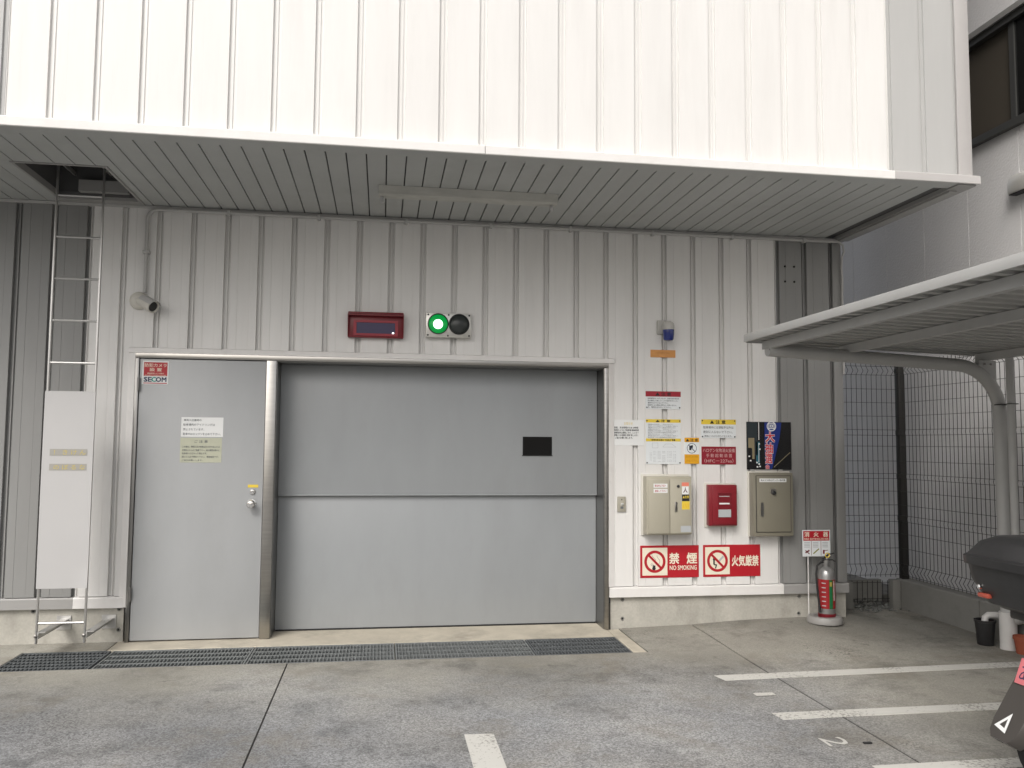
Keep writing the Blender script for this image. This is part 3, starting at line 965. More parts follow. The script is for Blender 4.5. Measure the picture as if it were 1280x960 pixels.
g = Sign('warning_sign', 'narrow amber sign with a no-entry hand pictogram', 'sign', 2.474, 2.601, 1.328, 1.543, SIGNW, group='warning signs')
g.rect('header', 0, 1, 0.83, 1.0, ORANGE).rect('footer', 0, 1, 0.0, 0.36, ORANGE)
g.text([('▲ 注 意', 0.1, 0.92, 0.85, 0.97)], BLACK, bold=0.02)
g.text([('柵の中に手や物を', 0.06, 0.94, 0.22, 0.31), ('入れないで下さい', 0.06, 0.94, 0.07, 0.16)], mat('amber print', (0.50, 0.22, 0.01), 0.5), bold=0.0)
cx, cz = g.X(.5), g.Z(.595)
MB().ring(cx, cz, g.y - .0008, 0.038, 0.042).build('ring', NAVY, g.t)
mb = MB()
mb.bar(cx - .028, cz + .028, cx + .028, cz - .028, 0.006, g.y - .0012)
mb.build('slash', NAVY, g.t)
MB().poly([(cx + a, g.y - .0008, cz + b) for a, b in ((-.022, -.016), (-.004, -.016), (-.004, .002), (.010, .004), (.010, .026), (-.004, .024), (-.022, .018))]).build('pictogram', BLACK, g.t)

g = Sign('warning_sign', 'white caution sign with a yellow header above the red halon sign', 'sign', 2.621, 2.925, 1.543, 1.697, SIGNW, group='warning signs')
g.rect('header', 0, 1, 0.73, 1.0, YEL).text([('▲ 注 意', 0.25, 0.70, 0.76, 0.96)], BLACK, bold=0.02)
g.text([('駐車場内には運転手以外は', 0.06, 0.93, 0.50, 0.64), ('絶対に入らないで下さい。', 0.06, 0.90, 0.25, 0.40), ('事故につながる恐れがあります。', 0.09, 0.88, 0.06, 0.15)], DGREY, bold=0.01)
g.screws(corner4)

g = Sign('halon_sign', 'dark red sign naming the HFC-227ea extinguishing system', 'sign', 2.622, 2.924, 1.323, 1.471, mat('deep sign red', (0.25, 0.012, 0.025), .4))
g.text([('ハロゲン化物消火設備', 0.04, 0.96, 0.68, 0.90), ('手 動 起 動 装 置', 0.13, 0.88, 0.40, 0.60), ('（HFC－227ea）', 0.08, 0.92, 0.09, 0.32)], mat('pink grey print', (0.60, 0.42, 0.40), 0.5), bold=0.0)

# dark square mirror, its reflection of a blue banner painted on
g = Sign('mirror_panel', 'dark square mirror with a painted reflection of a blue banner with red characters', 'panel', 3.017, 3.412, 1.283, 1.681, PICD, y=-0.002, thick=0.012)
g.rect('slate_area', 0.01, 0.24, 0.30, 0.99, PICN).rect('teal_area', 0.205, 0.285, 0.12, 0.58, PICT).rect('tan_area', 0.03, 0.165, 0.44, 0.66, PICB, 2).rect('dark_area', 0.02, 0.10, 0.25, 0.45, PICD, 3)
g.rect('pale_area', 0.115, 0.165, 0.22, 0.60, PICB, 3)
mb = MB()
g.line(mb, .268, .99, .268, .62, .006)
g.line(mb, .262, .56, .262, .15, .004)
for a in ((.255, .52), (.268, .41), (.03, .26), (.06, .17), (.20, .13), (.25, .10), (.21, .04), (.27, .05)):
    mb.rect(g.X(a[0]), g.X(a[0] + .035), g.Z(a[1]), g.Z(a[1] + .03), g.y - .0016)
mb.build('pale_marks', PAPER, g.t)
MB().poly([(g.X(a), g.y - .0004, g.Z(b)) for a, b in ((.41, .01), (.56, .01), (.64, .30), (.74, .68), (.78, .99), (.40, .99), (.395, .5))]).build('banner', BANNERB, g.t)
w_ = [('大', .42, .62, .58, .79), ('抽', .41, .58, .34, .56), ('選', .41, .56, .13, .33), ('会', .41, .50, .01, .10)]
g.text(w_, PAPER, 'lettering_outline', 3, bold=0.07)
g.text(w_, mat('bright print red', (0.60, 0.015, 0.04), 0.35), 'lettering', 5, bold=0.022)
MB().ring(g.X(.555), g.Z(.91), g.y - .0012, .034, .042, 24).build('emblem_ring', PAPER, g.t)
g.text([('回', .49, .62, .85, .97)], PAPER, 'emblem', 4, bold=0.03)
mb = MB()
g.line(mb, .60, .05, .97, .36, .006, 2)
mb.build('tan_streak', PICB, g.t)
for u in (0.07, 0.70):
    MB().box(g.X(u), g.X(u + .09), -0.022, -0.002, 1.270, 1.2828).build('clip', CONDP, g.t, bevel=0.002)

# beige control cabinet
bx = thing('control_cabinet', 'beige two-door control cabinet with small red and yellow stickers', 'cabinet', (2.29, 0.0, 0.762))
MB().box(2.098, 2.505, -0.020, -0.0003, 0.748, 1.243).build('back_flange', BEIGEL, bx, bevel=0.003)
MB().box(2.112, 2.490, -0.118, -0.0203, 0.762, 1.228).build('body', BEIGE, bx, bevel=0.005)
MB().box(2.122, 2.300, -0.130, -0.1183, 0.772, 1.205).build('door', BEIGE, bx, bevel=0.003)
dr = MB().box(2.304, 2.484, -0.130, -0.1183, 0.772, 1.205).build('door', BEIGE, bx, bevel=0.003)
MB().box(2.340, 2.362, -0.139, -0.1303, 0.945, 1.025).build('handle', STEEL, dr, bevel=0.004)
MB().lathe([(0.012, 0), (0.012, 0.006), (0.006, 0.009)], (2.372, -0.1302, 1.150), (0, -1, 0), 14).build('lock', BLACKP, dr)


def cabprint(mb_rects, m, parent, name, y):
    mb = MB()
    for r in mb_rects:
        mb.rect(*r, y)
    mb.build(name, m, parent)


for z0, tx in ((1.138, '緊急時は下記へ'), (1.096, '連絡して下さい')):
    cabprint([(2.165, 2.282, z0, z0 + .032)], PAPER, bx, 'label', -0.1306)
    add_text(MB(), tx, 2.175, 2.272, z0 + .007, z0 + .025, -0.1310, 0.01).build('lettering', RED, bx)
cabprint([(2.402, 2.462, 1.150, 1.180)], mat('coral print', (0.75, 0.22, 0.15), .5), bx, 'sticker', -0.1306)
cabprint([(2.404, 2.460, 1.085, 1.149)], PAPER, bx, 'sticker', -0.1306)
add_text(MB(), '人', 2.415, 2.449, 1.098, 1.140, -0.131, 0.03).build('lettering', mat('maroon print', (0.10, 0.015, 0.03), .5), bx)
cabprint([(2.404, 2.466, 1.030, 1.083)], BLACK, bx, 'sticker', -0.1306)
add_text(MB(), '▲危険', 2.409, 2.461, 1.052, 1.074, -0.131, 0.01).build('lettering', YEL, bx)
cabprint([(2.402, 2.468, 0.963, 1.029)], YEL, bx, 'sticker', -0.1306)
mb = MB()
for q in range(4):
    mb.bar(2.412 + q * .014, 0.975, 2.420 + q * .014, 1.012, 0.003, -0.131)
mb.build('sticker_print', ORANGE, bx)
cabprint([(2.392, 2.478, 0.782, 0.832)], LGREY, bx, 'name_plate', -0.1306)

# light switch
sw = thing('wall_switch', 'small beige toggle switch plate beside the gate', 'switch', (1.934, 0.0, 0.937))
MB().box(1.899, 1.970, -0.014, -0.0003, 0.937, 1.060).build('plate', SWB, sw, bevel=0.004)
MB().prism([(-0.0142, 0.985), (-0.0142, 1.008), (-0.034, 1.006), (-0.030, 0.997)], 'x', 1.928, 1.944).build('toggle', PAPER, sw)
MB().lathe([(0.005, 0), (0.003, 0.002)], (1.935, -0.0142, 1.035), (0, -1, 0), 10).build('screw', BLACKP, sw)
MB().rect(1.924, 1.948, 0.962, 0.980, -0.0146).build('lettering', DGREY, sw)

# red emergency box
rb = thing('emergency_box', 'red manual release box with a small recessed window', 'box', (2.78, 0.0, 0.82))
MB().box(2.640, 2.912, -0.010, -0.0003, 0.806, 1.172).build('back_plate', BEIGEL, rb, bevel=0.002)
MB().box(2.655, 2.898, -0.075, -0.0103, 0.824, 1.158).build('body', BRED, rb, bevel=0.006)
MB().box(2.680, 2.890, -0.084, -0.0753, 0.836, 1.150).build('cover', BRED, rb, bevel=0.003)
MB().box(2.728, 2.845, -0.0865, -0.0842, 0.893, 1.085).build('window', DRED, rb)
MB().box(2.730, 2.838, -0.0885, -0.0867, 0.896, 0.958).build('name_plate', LGREY, rb)
MB().box(2.738, 2.826, -0.0885, -0.0867, 1.000, 1.012).build('label', PAPER, rb)
MB().box(2.738, 2.826, -0.0875, -0.0867, 1.062, 1.068).build('label', LGREY, rb)
MB().box(2.732, 2.842, -0.092, -0.0842, 1.086, 1.094).build('window_hood', DRED, rb)

# grey-beige cabinet with handle
cb = thing('damper_cabinet', 'grey-beige locked cabinet with a recessed handle below the square mirror', 'cabinet', (3.22, 0.0, 0.72))
MB().box(3.020, 3.392, -0.016, -0.0003, 0.728, 1.270).build('back_flange', BEIGEL, cb, bevel=0.003)
MB().box(3.030, 3.378, -0.098, -0.0163, 0.740, 1.258).build('body', BEIGED, cb, bevel=0.004)
MB().box(3.051, 3.356, -0.1025, -0.0982, 0.771, 1.236).build('door_gap', BLACKR, cb)
dr = MB().box(3.055, 3.352, -0.106, -0.0984, 0.775, 1.232).build('door', BEIGED, cb, bevel=0.002)
MB().box(3.080, 3.316, -0.1072, -0.1062, 1.182, 1.212).build('label', PAPER, cb)
add_text(MB(), '消火ガス排出ダンパー操作箱', 3.09, 3.306, 1.190, 1.205, -0.1076, 0.012).build('lettering', BLACK, cb)
MB().prism([(3.100 + .012 * math.cos(t * math.pi / 8), 0.958 + (0.045 if t < 8 else -0.045) + .012 * math.sin(t * math.pi / 8)) for t in range(16)], 'y', -0.112, -0.1062).build('handle', STEELD, dr)
MB().box(3.176, 3.222, -0.1085, -0.1062, 1.085, 1.128).build('lock_plate', STEEL, dr)
MB().lathe([(0.017, 0), (0.017, 0.010), (0.008, 0.013)], (3.203, -0.1087, 1.094), (0, -1, 0), 16).build('lock', BLACKP, dr)

# NO SMOKING and no fire signs
def prohibition(label, x0, kind):
    s = Sign('prohibition_sign', label, 'sign', x0, x0 + 0.499, 0.402, 0.662, RED, group='large red prohibition signs')
    s.rect('pictogram_field', 0.035, 0.460, 0.075, 0.93, CREAM)
    cx, cz = s.X(0.2475), s.Z(0.5)
    if kind == 'smoke':
        mb = MB()
        for q in range(12):
            t0, t1 = q / 12, (q + 1) / 12
            mb.bar(cx + .03 + .012 * math.sin(t0 * 5), cz - .02 + t0 * .07, cx + .03 + .012 * math.sin(t1 * 5), cz - .02 + t1 * .07, .002, s.y - .0008)
            mb.bar(cx - .01 + .016 * math.sin(t0 * 4 + 1), cz + t0 * .06, cx - .01 + .016 * math.sin(t1 * 4 + 1), cz + t1 * .06, .002, s.y - .0008)
        mb.build('smoke', BLACK, s.t)
        MB().disc(cx - .008, cz - .055, s.y - .0008, 0.015, 16).rect(cx - .018, cx + .004, cz - .050, cz - .030, s.y - .0009).build('ember', BLACK, s.t)
        mb = MB()
        mb.bar(cx - .036, cz - .022, cx - .012, cz - .040, .003, s.y - .001)
        mb.bar(cx - .03, cz - .012, cx - .006, cz - .032, .003, s.y - .001)
        mb.build('ash', DGREY, s.t)
        s.text([('禁', 0.495, 0.660, 0.43, 0.76), ('煙', 0.795, 0.965, 0.43, 0.76)], CREAM, bold=0.03)
        s.text([('NO SMOKING', 0.50, 0.960, 0.235, 0.375)], CREAM, 'lettering', bold=0.02)
    else:
        MB().poly([(cx + a, s.y - .0008, cz + b) for a, b in ((-.040, .012), (-.030, .040), (-.022, .022), (-.014, .030), (-.020, .004), (-.034, -.004))]).build('flame', BLACK, s.t)
        mb = MB()
        mb.bar(cx - .030, cz + .0, cx - .030, cz - .030, .014, s.y - .0009)
        mb.bar(cx - .030, cz - .030, cx - .006, cz - .034, .010, s.y - .0009)
        mb.bar(cx - .008, cz - .030, cx - .018, cz - .062, .010, s.y - .0009)
        mb.build('pictogram', BLACK, s.t)
        MB().bar(cx + .012, cz - .004, cx + .052, cz + .036, .016, s.y - .0008).build('match', LGREY, s.t)
        s.text([('火気厳禁', 0.50, 0.965, 0.33, 0.66)], CREAM, bold=0.03)
    MB().ring(cx, cz, s.y - .0012, 0.068, 0.090, 40).build('prohibition_ring', RED, s.t)
    MB().bar(cx - .055, cz + .055, cx + .055, cz - .055, 0.019, s.y - .0014).build('prohibition_slash', RED, s.t)


prohibition('red and cream NO SMOKING sign below the beige control cabinet', 2.092, 'smoke')
prohibition('red and cream sign forbidding open flames with four large characters', 2.628, 'fire')

# ================================================================== LADDER
LY = -0.40
ld = thing('wall_ladder', 'aluminium ladder rising into the soffit hatch', 'ladder', (-2.155, LY, 0.10))
for x in (-2.308, -1.998):
    MB().box(x - 0.006, x + 0.006, LY - 0.011, LY + 0.011, 0.095, 4.1).build('rail', ALU, ld, bevel=0.002)
for k in range(13):
    z = 0.232 + 0.2985 * k
    MB().tube([(-2.2995, LY, z), (-2.0065, LY, z)], 0.0085, 8).build('rung', ALU, ld, smooth=True)
for x, sx in ((-2.308, 1), (-1.998, 1)):
    MB().prism([(x + 0.009, 0.128), (x + 0.016, 0.128), (x + 0.016, 0.168), (x + 0.06, 0.168), (x + 0.06, 0.175), (x + 0.009, 0.175)], 'y', LY - 0.01, 0.014).build('bracket', ALU, ld)
    MB().box(x - 0.02, x + 0.08, 0.0142, 0.0215, 0.10, 0.20).build('wall_plate', ALU, ld)
    MB().lathe([(0.011, 0), (0.011, 0.010), (0.005, 0.014)], (x, LY - 0.0112, 0.148), (0, -1, 0), 8).build('bolt', STEEL, ld)
for x in (-2.285, -2.02):
    MB().box(x - .006, x + .006, LY + 0.02, HY1 + 0.005, 3.44, 3.47).build('stay', ALU, ld)
bd = thing('ladder_guard', 'plain white sheet with two grey warning strips fixed over the ladder', 'board', (-2.15, LY - 0.02, 0.468))
gb = MB()
NX, NZ = 8, 24
for k in range(NZ + 1):
    for q in range(NX + 1):
        u, v = q / NX, k / NZ
        bow = -0.004 * math.sin(math.pi * v) - 0.010 * max(0, u - 0.75) * 4 * max(0, 0.12 - v) / 0.12
        gb.v.append((-2.318 + 0.330 * u, LY - 0.019 + bow, 0.468 + 1.356 * v))
for k in range(NZ):
    for q in range(NX):
        a = k * (NX + 1) + q
        gb.f.append((a, a + 1, a + NX + 2, a + NX + 1))
nv = len(gb.v)
gb.v += [(p[0], p[1] + 0.0025, p[2]) for p in gb.v]
gb.f += [tuple(nv + i for i in f[::-1]) for f in gb.f]
edge = [q for q in range(NX + 1)] + [k * (NX + 1) + NX for k in range(1, NZ + 1)] + [NZ * (NX + 1) + q for q in range(NX - 1, -1, -1)] + [k * (NX + 1) for k in range(NZ - 1, 0, -1)]
for a, b in zip(edge, edge[1:] + edge[:1]):
    gb.f.append((a, b, nv + b, nv + a))
gb.build('sheet', BOARDW, bd, smooth=True)
for z0, tx in ((1.376, '！ き け ん'), (1.274, 'の ぼ る な')):
    MB().box(-2.268, -2.025, LY - 0.0242, LY - 0.0236, z0, z0 + 0.046).build('warning_strip', TAPEG, bd)
    add_text(MB(), tx, -2.24, -2.035, z0 + 0.006, z0 + 0.040, LY - 0.0248, 0.01).build('lettering', TAPEY, bd)

# ================================================================== FIRE EXTINGUISHER
EX, EY = 3.592, -0.185
EZ = gz(EX, EY) + 0.001
st = thing('extinguisher_stand', 'grey round stand with wire legs holding a red and white extinguisher sign', 'stand', (EX, EY, EZ))
MB().lathe([(0.140, 0), (0.142, 0.012), (0.132, 0.045), (0.126, 0.052), (0.085, 0.052), (0.082, 0.030), (0.002, 0.030)], (EX, EY, EZ), (0, 0, 1), 32).build('base', EXTB, st, smooth=True)
for x in (3.500, 3.668):
    MB().tube([(x, EY + 0.085, EZ + 0.04), (x, EY + 0.085, 0.775)], 0.0042, 8).build('wire_leg', TRIMW, st, smooth=True)
SX0, SX1, SZ0, SZ1, SY = 3.448, 3.695, 0.572, 0.788, EY + 0.078
sp = MB().box(SX0, SX1, SY - 0.003, SY, SZ0, SZ1).build('sign_plate', SIGNW, st)
MB().rect(SX0 + .008, SX1 - .008, SZ0 + .128, SZ1 - .008, SY - .0034).build('red_field', RED, sp)
mb = MB()
for ch, a in (('消', .018), ('火', .100), ('器', .185)):
    add_text(mb, ch, SX0 + a, SX0 + a + .042, SZ0 + .160, SZ0 + .200, SY - .0038, 0.02)
add_text(mb, 'FIRE EXTINGUISHER', SX0 + .015, SX1 - .015, SZ0 + .135, SZ0 + .150, SY - .0038, 0.01)
mb.build('lettering', CREAM, sp)
mb = MB()
for a in (.078, .163):
    MB().bar(SX0 + a, SZ0 + .008, SX0 + a, SZ0 + .125, .0035, SY - .0036).build('divider', DRED, sp)
mb.bar(SX0 + .025, SZ0 + .03, SX0 + .06, SZ0 + .05, .012, SY - .0036)
mb.bar(SX0 + .025, SZ0 + .05, SX0 + .06, SZ0 + .02, .008, SY - .0036)
mb.build('pictogram', DRED, sp)
mb = MB().rect(SX0 + .180, SX0 + .195, SZ0 + .02, SZ0 + .052, SY - .0036)
mb.bar(SX0 + .190, SZ0 + .045, SX0 + .225, SZ0 + .05, .005, SY - .0036)
mb.build('pictogram', DRED, sp)
mb = MB()
mb.bar(SX0 + .095, SZ0 + .022, SX0 + .145, SZ0 + .062, .010, SY - .0036)
mb.build('pictogram', mat('olive print', (0.25, 0.25, 0.06), .5), sp)
mb = MB()
for q, a in enumerate((.015, .09, .175)):
    for k in range(4):
        mb.rect(SX0 + a, SX0 + a + .05, SZ0 + .110 - k * .012, SZ0 + .115 - k * .012, SY - .0036)
mb.build('small_print', LGREY, sp)

ex = thing('fire_extinguisher', 'silver and red fire extinguisher with black hose standing on the grey stand', 'extinguisher', (EX + 0.02, EY, EZ + 0.031))
X0, Z0 = EX + 0.02, EZ + 0.031
MB().lathe([(0.066, 0.0), (0.070, 0.008), (0.070, 0.042)], (X0, EY, Z0), (0, 0, 1), 28).build('foot_ring', DRED, ex, smooth=True)
bodyo = MB().lathe([(0.066, 0.043), (0.067, 0.05), (0.067, 0.345), (0.062, 0.375), (0.048, 0.398), (0.026, 0.412), (0.020, 0.418), (0.020, 0.445)], (X0, EY, Z0), (0, 0, 1), 32).build('cylinder', EXTS, ex, smooth=True)


def wrap(a0, a1, z0, z1, r, m, name, n=18):
    mb = MB()
    for z in (z0, z1):
        for q in range(n + 1):
            a = rad(a0 + (a1 - a0) * q / n)
            mb.v.append((X0 + r * math.sin(a), EY - r * math.cos(a), Z0 + z))
    for q in range(n):
        mb.f.append((q, q + 1, n + 2 + q, n + 1 + q))
    mb.build(name, m, bodyo, smooth=True)


wrap(-115, 115, 0.085, 0.318, 0.0678, EXTR, 'red_label')
wrap(-12, 14, 0.085, 0.315, 0.0684, EXTG, 'green_label', 6)
wrap(-8, 8, 0.265, 0.300, 0.0690, mat('dull yellow print', (0.35, 0.28, 0.06), .5), 'yellow_label', 6)
wrap(22, 30, 0.150, 0.310, 0.0684, PAPER, 'white_label', 3)
for k in range(6):
    wrap(-62, -34, 0.105 + k * .036, 0.112 + k * .036, 0.0684, LGREY, 'small_print', 4)
MB().lathe([(0.024, 0.430), (0.026, 0.436), (0.026, 0.462), (0.016, 0.470)], (X0, EY, Z0), (0, 0, 1), 18).build('valve', EXTS, ex, smooth=True)
MB().prism([(X0 - .035, Z0 + .462), (X0 + .055, Z0 + .466), (X0 + .075, Z0 + .452), (X0 + .078, Z0 + .458), (X0 + .055, Z0 + .474), (X0 - .035, Z0 + .472)], 'y', EY - .008, EY + .008).build('lower_lever', BLACKP, ex)
MB().prism([(X0 - .030, Z0 + .474), (X0 + .030, Z0 + .510), (X0 + .070, Z0 + .520), (X0 + .068, Z0 + .527), (X0 + .026, Z0 + .520), (X0 - .034, Z0 + .484)], 'y', EY - .008, EY + .008).build('upper_lever', BLACKP, ex)
tor = [(X0 + .006 + .018 * math.cos(t * math.pi / 8), EY - .012, Z0 + .508 + .018 * math.sin(t * math.pi / 8)) for t in range(17)]
MB().tube(tor, 0.004, 6).build('safety_pin', YEL, ex, smooth=True)
MB().tube([(X0 - .02, EY, Z0 + .452), (X0 - .05, EY - .005, Z0 + .450), (X0 - .085, EY - .012, Z0 + .425), (X0 - .100, EY - .02, Z0 + .36), (X0 - .100, EY - .03, Z0 + .28), (X0 - .094, EY - .035, Z0 + .19), (X0 - .084, EY - .035, Z0 + .11)], 0.0085, 10).build('hose', BLACKR, ex, smooth=True)
MB().tube([(X0 - .085, EY - .035, Z0 + .118), (X0 - .080, EY - .035, Z0 + .055)], [0.009, 0.013], 12).build('nozzle', BLACKP, ex, smooth=True)

# ================================================================== NEIGHBOUR BUILDING
XN = 5.05
nb = thing('neighbour_building', 'grey rendered neighbour building with a dark window high above the cycle shelter', 'building', (6.5, -2.0, 0.0))
WZ0, WZ1, WY0, WY1 = 4.113, 5.040, -2.45, 0.39
nc = MB()
nc.box(XN + 0.06, 9, -9, 3.2, -0.1, WZ0).box(XN + 0.06, 9, -9, 3.2, WZ1, 10).box(XN + 0.06, 9, WY1, 3.2, WZ0, WZ1).box(XN + 0.06, 9, -9, WY0, WZ0, WZ1).box(XN + 0.25, 9, WY0, WY1, WZ0, WZ1)
nc.build('wall_core', CORE, nb)
PN = 0.6075
J0 = 1.703 + 3 * PN


def npanel(y0, y1, z0, z1):
    c = 0.002
    prof = [(XN + 0.055, y0 + .003), (XN + c, y0 + .003), (XN, y0 + c + .003), (XN, y1 - c - .003), (XN + c, y1 - .003), (XN + 0.055, y1 - .003)]
    MB().prism(prof, 'z', z0, z1).build('wall_panel', ALC, nb)


for k in range(26):
    y1 = J0 - PN * k
    y0 = y1 - PN
    if y0 < -9:
        break
    if y1 <= WY0 + .02 or y0 >= WY1 - .02:
        npanel(y0, y1, 0.0, 10)
    else:
        npanel(y0, y1, 0.0, WZ0)
        npanel(y0, y1, WZ1, 10)
wd = MB()
for (a, b, c, d2) in ((WY0, WY1, WZ1 - 0.055, WZ1 - 0.001), (WY0, WY1, WZ0 + 0.001, WZ0 + 0.05), (WY0, WY0 + .05, WZ0 + .05, WZ1 - .055), (WY1 - .05, WY1, WZ0 + .05, WZ1 - .055)):
    wd.box(XN - 0.012, XN + 0.10, a, b, c, d2)
wo_ = wd.build('window', WINF, nb)
MB().box(XN - 0.05, XN + 0.02, WY0 - .02, WY1 + .02, WZ0 - 0.03, WZ0 - 0.001).build('window_sill', WINF, nb)
MB().box(XN - 0.035, XN + 0.02, WY0 - .02, WY1 + .02, WZ1 + 0.0005, WZ1 + 0.05).build('window_head', mat('weathered window head', (0.22, 0.215, 0.205), 0.5, var=.1, vscale=9), nb)
MB().box(XN + 0.045, XN + 0.052, -0.67, WY1 - .05, WZ0 + .05, WZ1 - .055).build('pane', mat('bronze tinted glass', (0.075, 0.065, 0.052), 0.08), wo_)
MB().box(XN + 0.025, XN + 0.032, WY0 + .05, -0.67, WZ0 + .05, WZ1 - .055).build('pane', GLASS, wo_)
MB().box(XN + 0.012, XN + 0.06, -0.70, -0.645, WZ0 + .05, WZ1 - .055).build('sash_stile', WINF, wo_)
vh = thing('vent_hood', 'round-topped metal vent hood on the neighbour wall', 'vent', (XN - 0.05, -0.81, 3.513))
pr = [(XN - 0.001, 3.52), (XN - 0.09, 3.52)] + [(XN - 0.09 * math.sin(rad(a)), 3.60 + 0.09 * math.cos(rad(a))) for a in (90, 70, 50, 30, 12)] + [(XN - 0.001, 3.69)]
MB().prism(pr, 'y', -0.93, -0.69).build('hood', HOODM, vh, bevel=0.012)
MB().box(XN - 0.08, XN - 0.01, -0.92, -0.70, 3.513, 3.5198).build('louvre', BLACKP, vh)

# ================================================================== LOW WALL, FENCE
lw = thing('low_wall', 'low weathered concrete kerb wall under the mesh fence', 'wall', (4.74, -2.0, 0.0))
for a, b in ((0.44, 0.52), (-0.565, 0.436), (-1.58, -0.575), (-2.6, -1.59), (-3.6, -2.61), (-4.6, -3.61), (-6.5, -4.61)):
    MB().prism([(4.69, -0.05), (4.69, 0.268), (4.70, 0.278), (4.83, 0.278), (4.83, -0.05)], 'y', a, b).build('wall_block', LOWC, lw)
MB().box(3.905, 4.222, 0.44, 0.55, -0.05, 0.262).build('wall_block', LOWC, lw, bevel=0.006)
MB().box(4.612, 4.688, 0.44, 0.52, -0.05, 0.272).build('wall_block', LOWC, lw, bevel=0.006)
MB().box(4.224, 4.610, 0.62, 0.68, -0.05, 0.25).build('wall_block', LOWC, lw)
struct(MB().box(3.93, 5.05, 0.69, 3.2, -0.13, 0.10).build('rear_ground', mat('dark damp soil', (0.17, 0.165, 0.15), 0.9, var=.3, vscale=9), None))

fe = thing('mesh_fence', 'dark steel mesh fence with V folds on the low concrete wall', 'fence', (4.69, -1.5, 0.27))
MB().box(4.715, 4.775, 0.445, 0.505, 0.262, 2.26).build('post', FENCE, fe, bevel=0.004)
for yy in (-1.55, -3.55, -5.55):
    MB().box(4.745, 4.80, yy - .028, yy + .028, 0.278, 2.26).build('post', FENCE, fe, bevel=0.004)
FZ = [(0.30, 0.0), (0.33, 0.0), (0.375, 0.028), (0.42, 0.0), (0.80, 0), (0.828, 0.004), (0.856, 0), (1.19, 0.0), (1.2125, .004), (1.235, 0.0), (1.585, 0.0), (1.61, .004), (1.635, 0.0), (2.14, 0.0), (2.175, 0.035), (2.22, 0.0), (2.255, 0.0)]
HZ = [0.32, 0.42, 0.56, 0.69, 0.80, 0.856, 0.95, 1.075, 1.19, 1.235, 1.35, 1.485, 1.585, 1.635, 1.76, 1.885, 2.01, 2.14, 2.22]


def mesh_panel(p0, p1, outdir, name, step=0.05):
    mb = MB()
    p0, p1 = Vector(p0), Vector(p1)
    L_ = (p1 - p0).length
    dr_ = (p1 - p0).normalized()
    o = Vector(outdir)
    n = int(L_ / step)
    for k in range(n + 1):
        q = p0 + dr_ * (step * k)
        mb.tube([(q.x + o.x * d_, q.y + o.y * d_, z) for z, d_ in FZ], 0.0024, 4, False)
    for z in HZ:
        for e in (0.004,):
            mb.tube([(p0.x + o.x * e, p0.y + o.y * e, z), (p1.x + o.x * e, p1.y + o.y * e, z)], 0.0024, 4, False)
    ob = mb.build(name, FENCE, fe)
    ob['kind'] = 'stuff'


mesh_panel((4.705, 0.44, 0), (4.705, -6.0, 0), (-1, 0, 0), 'wire_mesh')
mesh_panel((4.70, 0.455, 0), (3.92, 0.455, 0), (0, -1, 0), 'wire_mesh')
for z in (1.61, 1.21, .83, 2.18):
    MB().box(4.69, 4.715, 0.435, 0.47, z - 0.02, z + 0.02).build('clip', FENCE, fe)
gr = MB()
for k in range(8):
    x = 4.245 + 0.05 * k
    gr.tube([(x, 0.50, 0.06), (x, 0.50, 0.262)], 0.003, 4, True)
for z in (0.075, 0.10, 0.245):
    gr.tube([(4.224, 0.497, z), (4.611, 0.497, z)], 0.003, 4, True)
tag(gr.build('drain_grille', FENCE, None, origin=(4.42, 0.50, 0.06)), 'small dark wire grille in the gap of the low wall', 'grille')
gvl = MB()
rng = random.Random(3)
for k in range(170):
    x = 4.18 + rng.random() * 0.42
    y = 0.43 + rng.random() * 0.18
    z = 0.008 + rng.random() * 0.075 * ((y - 0.40) / 0.2)
    if k > 140:
        x, y, z = 4.1 + rng.random() * .6, 0.32 + rng.random() * .12, gz(4.3, .4) + .006
    s_ = 0.008 + rng.random() * 0.014
    i = len(gvl.v)
    pts = [(s_, 0, 0), (-s_, 0, 0), (0, s_ * .9, 0), (0, -s_ * .8, 0), (0, 0, s_ * .7), (0, 0, -s_ * .7)]
    an = rng.random() * 6
    for p in pts:
        gvl.v.append((x + (p[0] * math.cos(an) - p[1] * math.sin(an)) * (1 + .3 * rng.random()), y + p[0] * math.sin(an) + p[1] * math.cos(an), z + p[2]))
    for q in ((0, 2, 4), (2, 1, 4), (1, 3, 4), (3, 0, 4), (2, 0, 5), (1, 2, 5), (3, 1, 5), (0, 3, 5)):
        gvl.f.append(tuple(i + w2 for w2 in q))
o = gvl.build('gravel', STONE, None)
o['label'] = 'loose dark gravel heaped in the gap of the low wall'
o['category'] = 'gravel'
o['kind'] = 'stuff'

# ================================================================== CYCLE SHELTER
sh = thing('cycle_shelter', 'grey cantilevered cycle shelter with ribbed roof and bent tube column', 'shelter', (4.58, -1.0, 0.0))
RX0, RX1 = 2.625, 4.66
RYF, RYN = -0.88, -6.1


def rz(x):
    return 2.285 - 0.030 * (x - RX0)


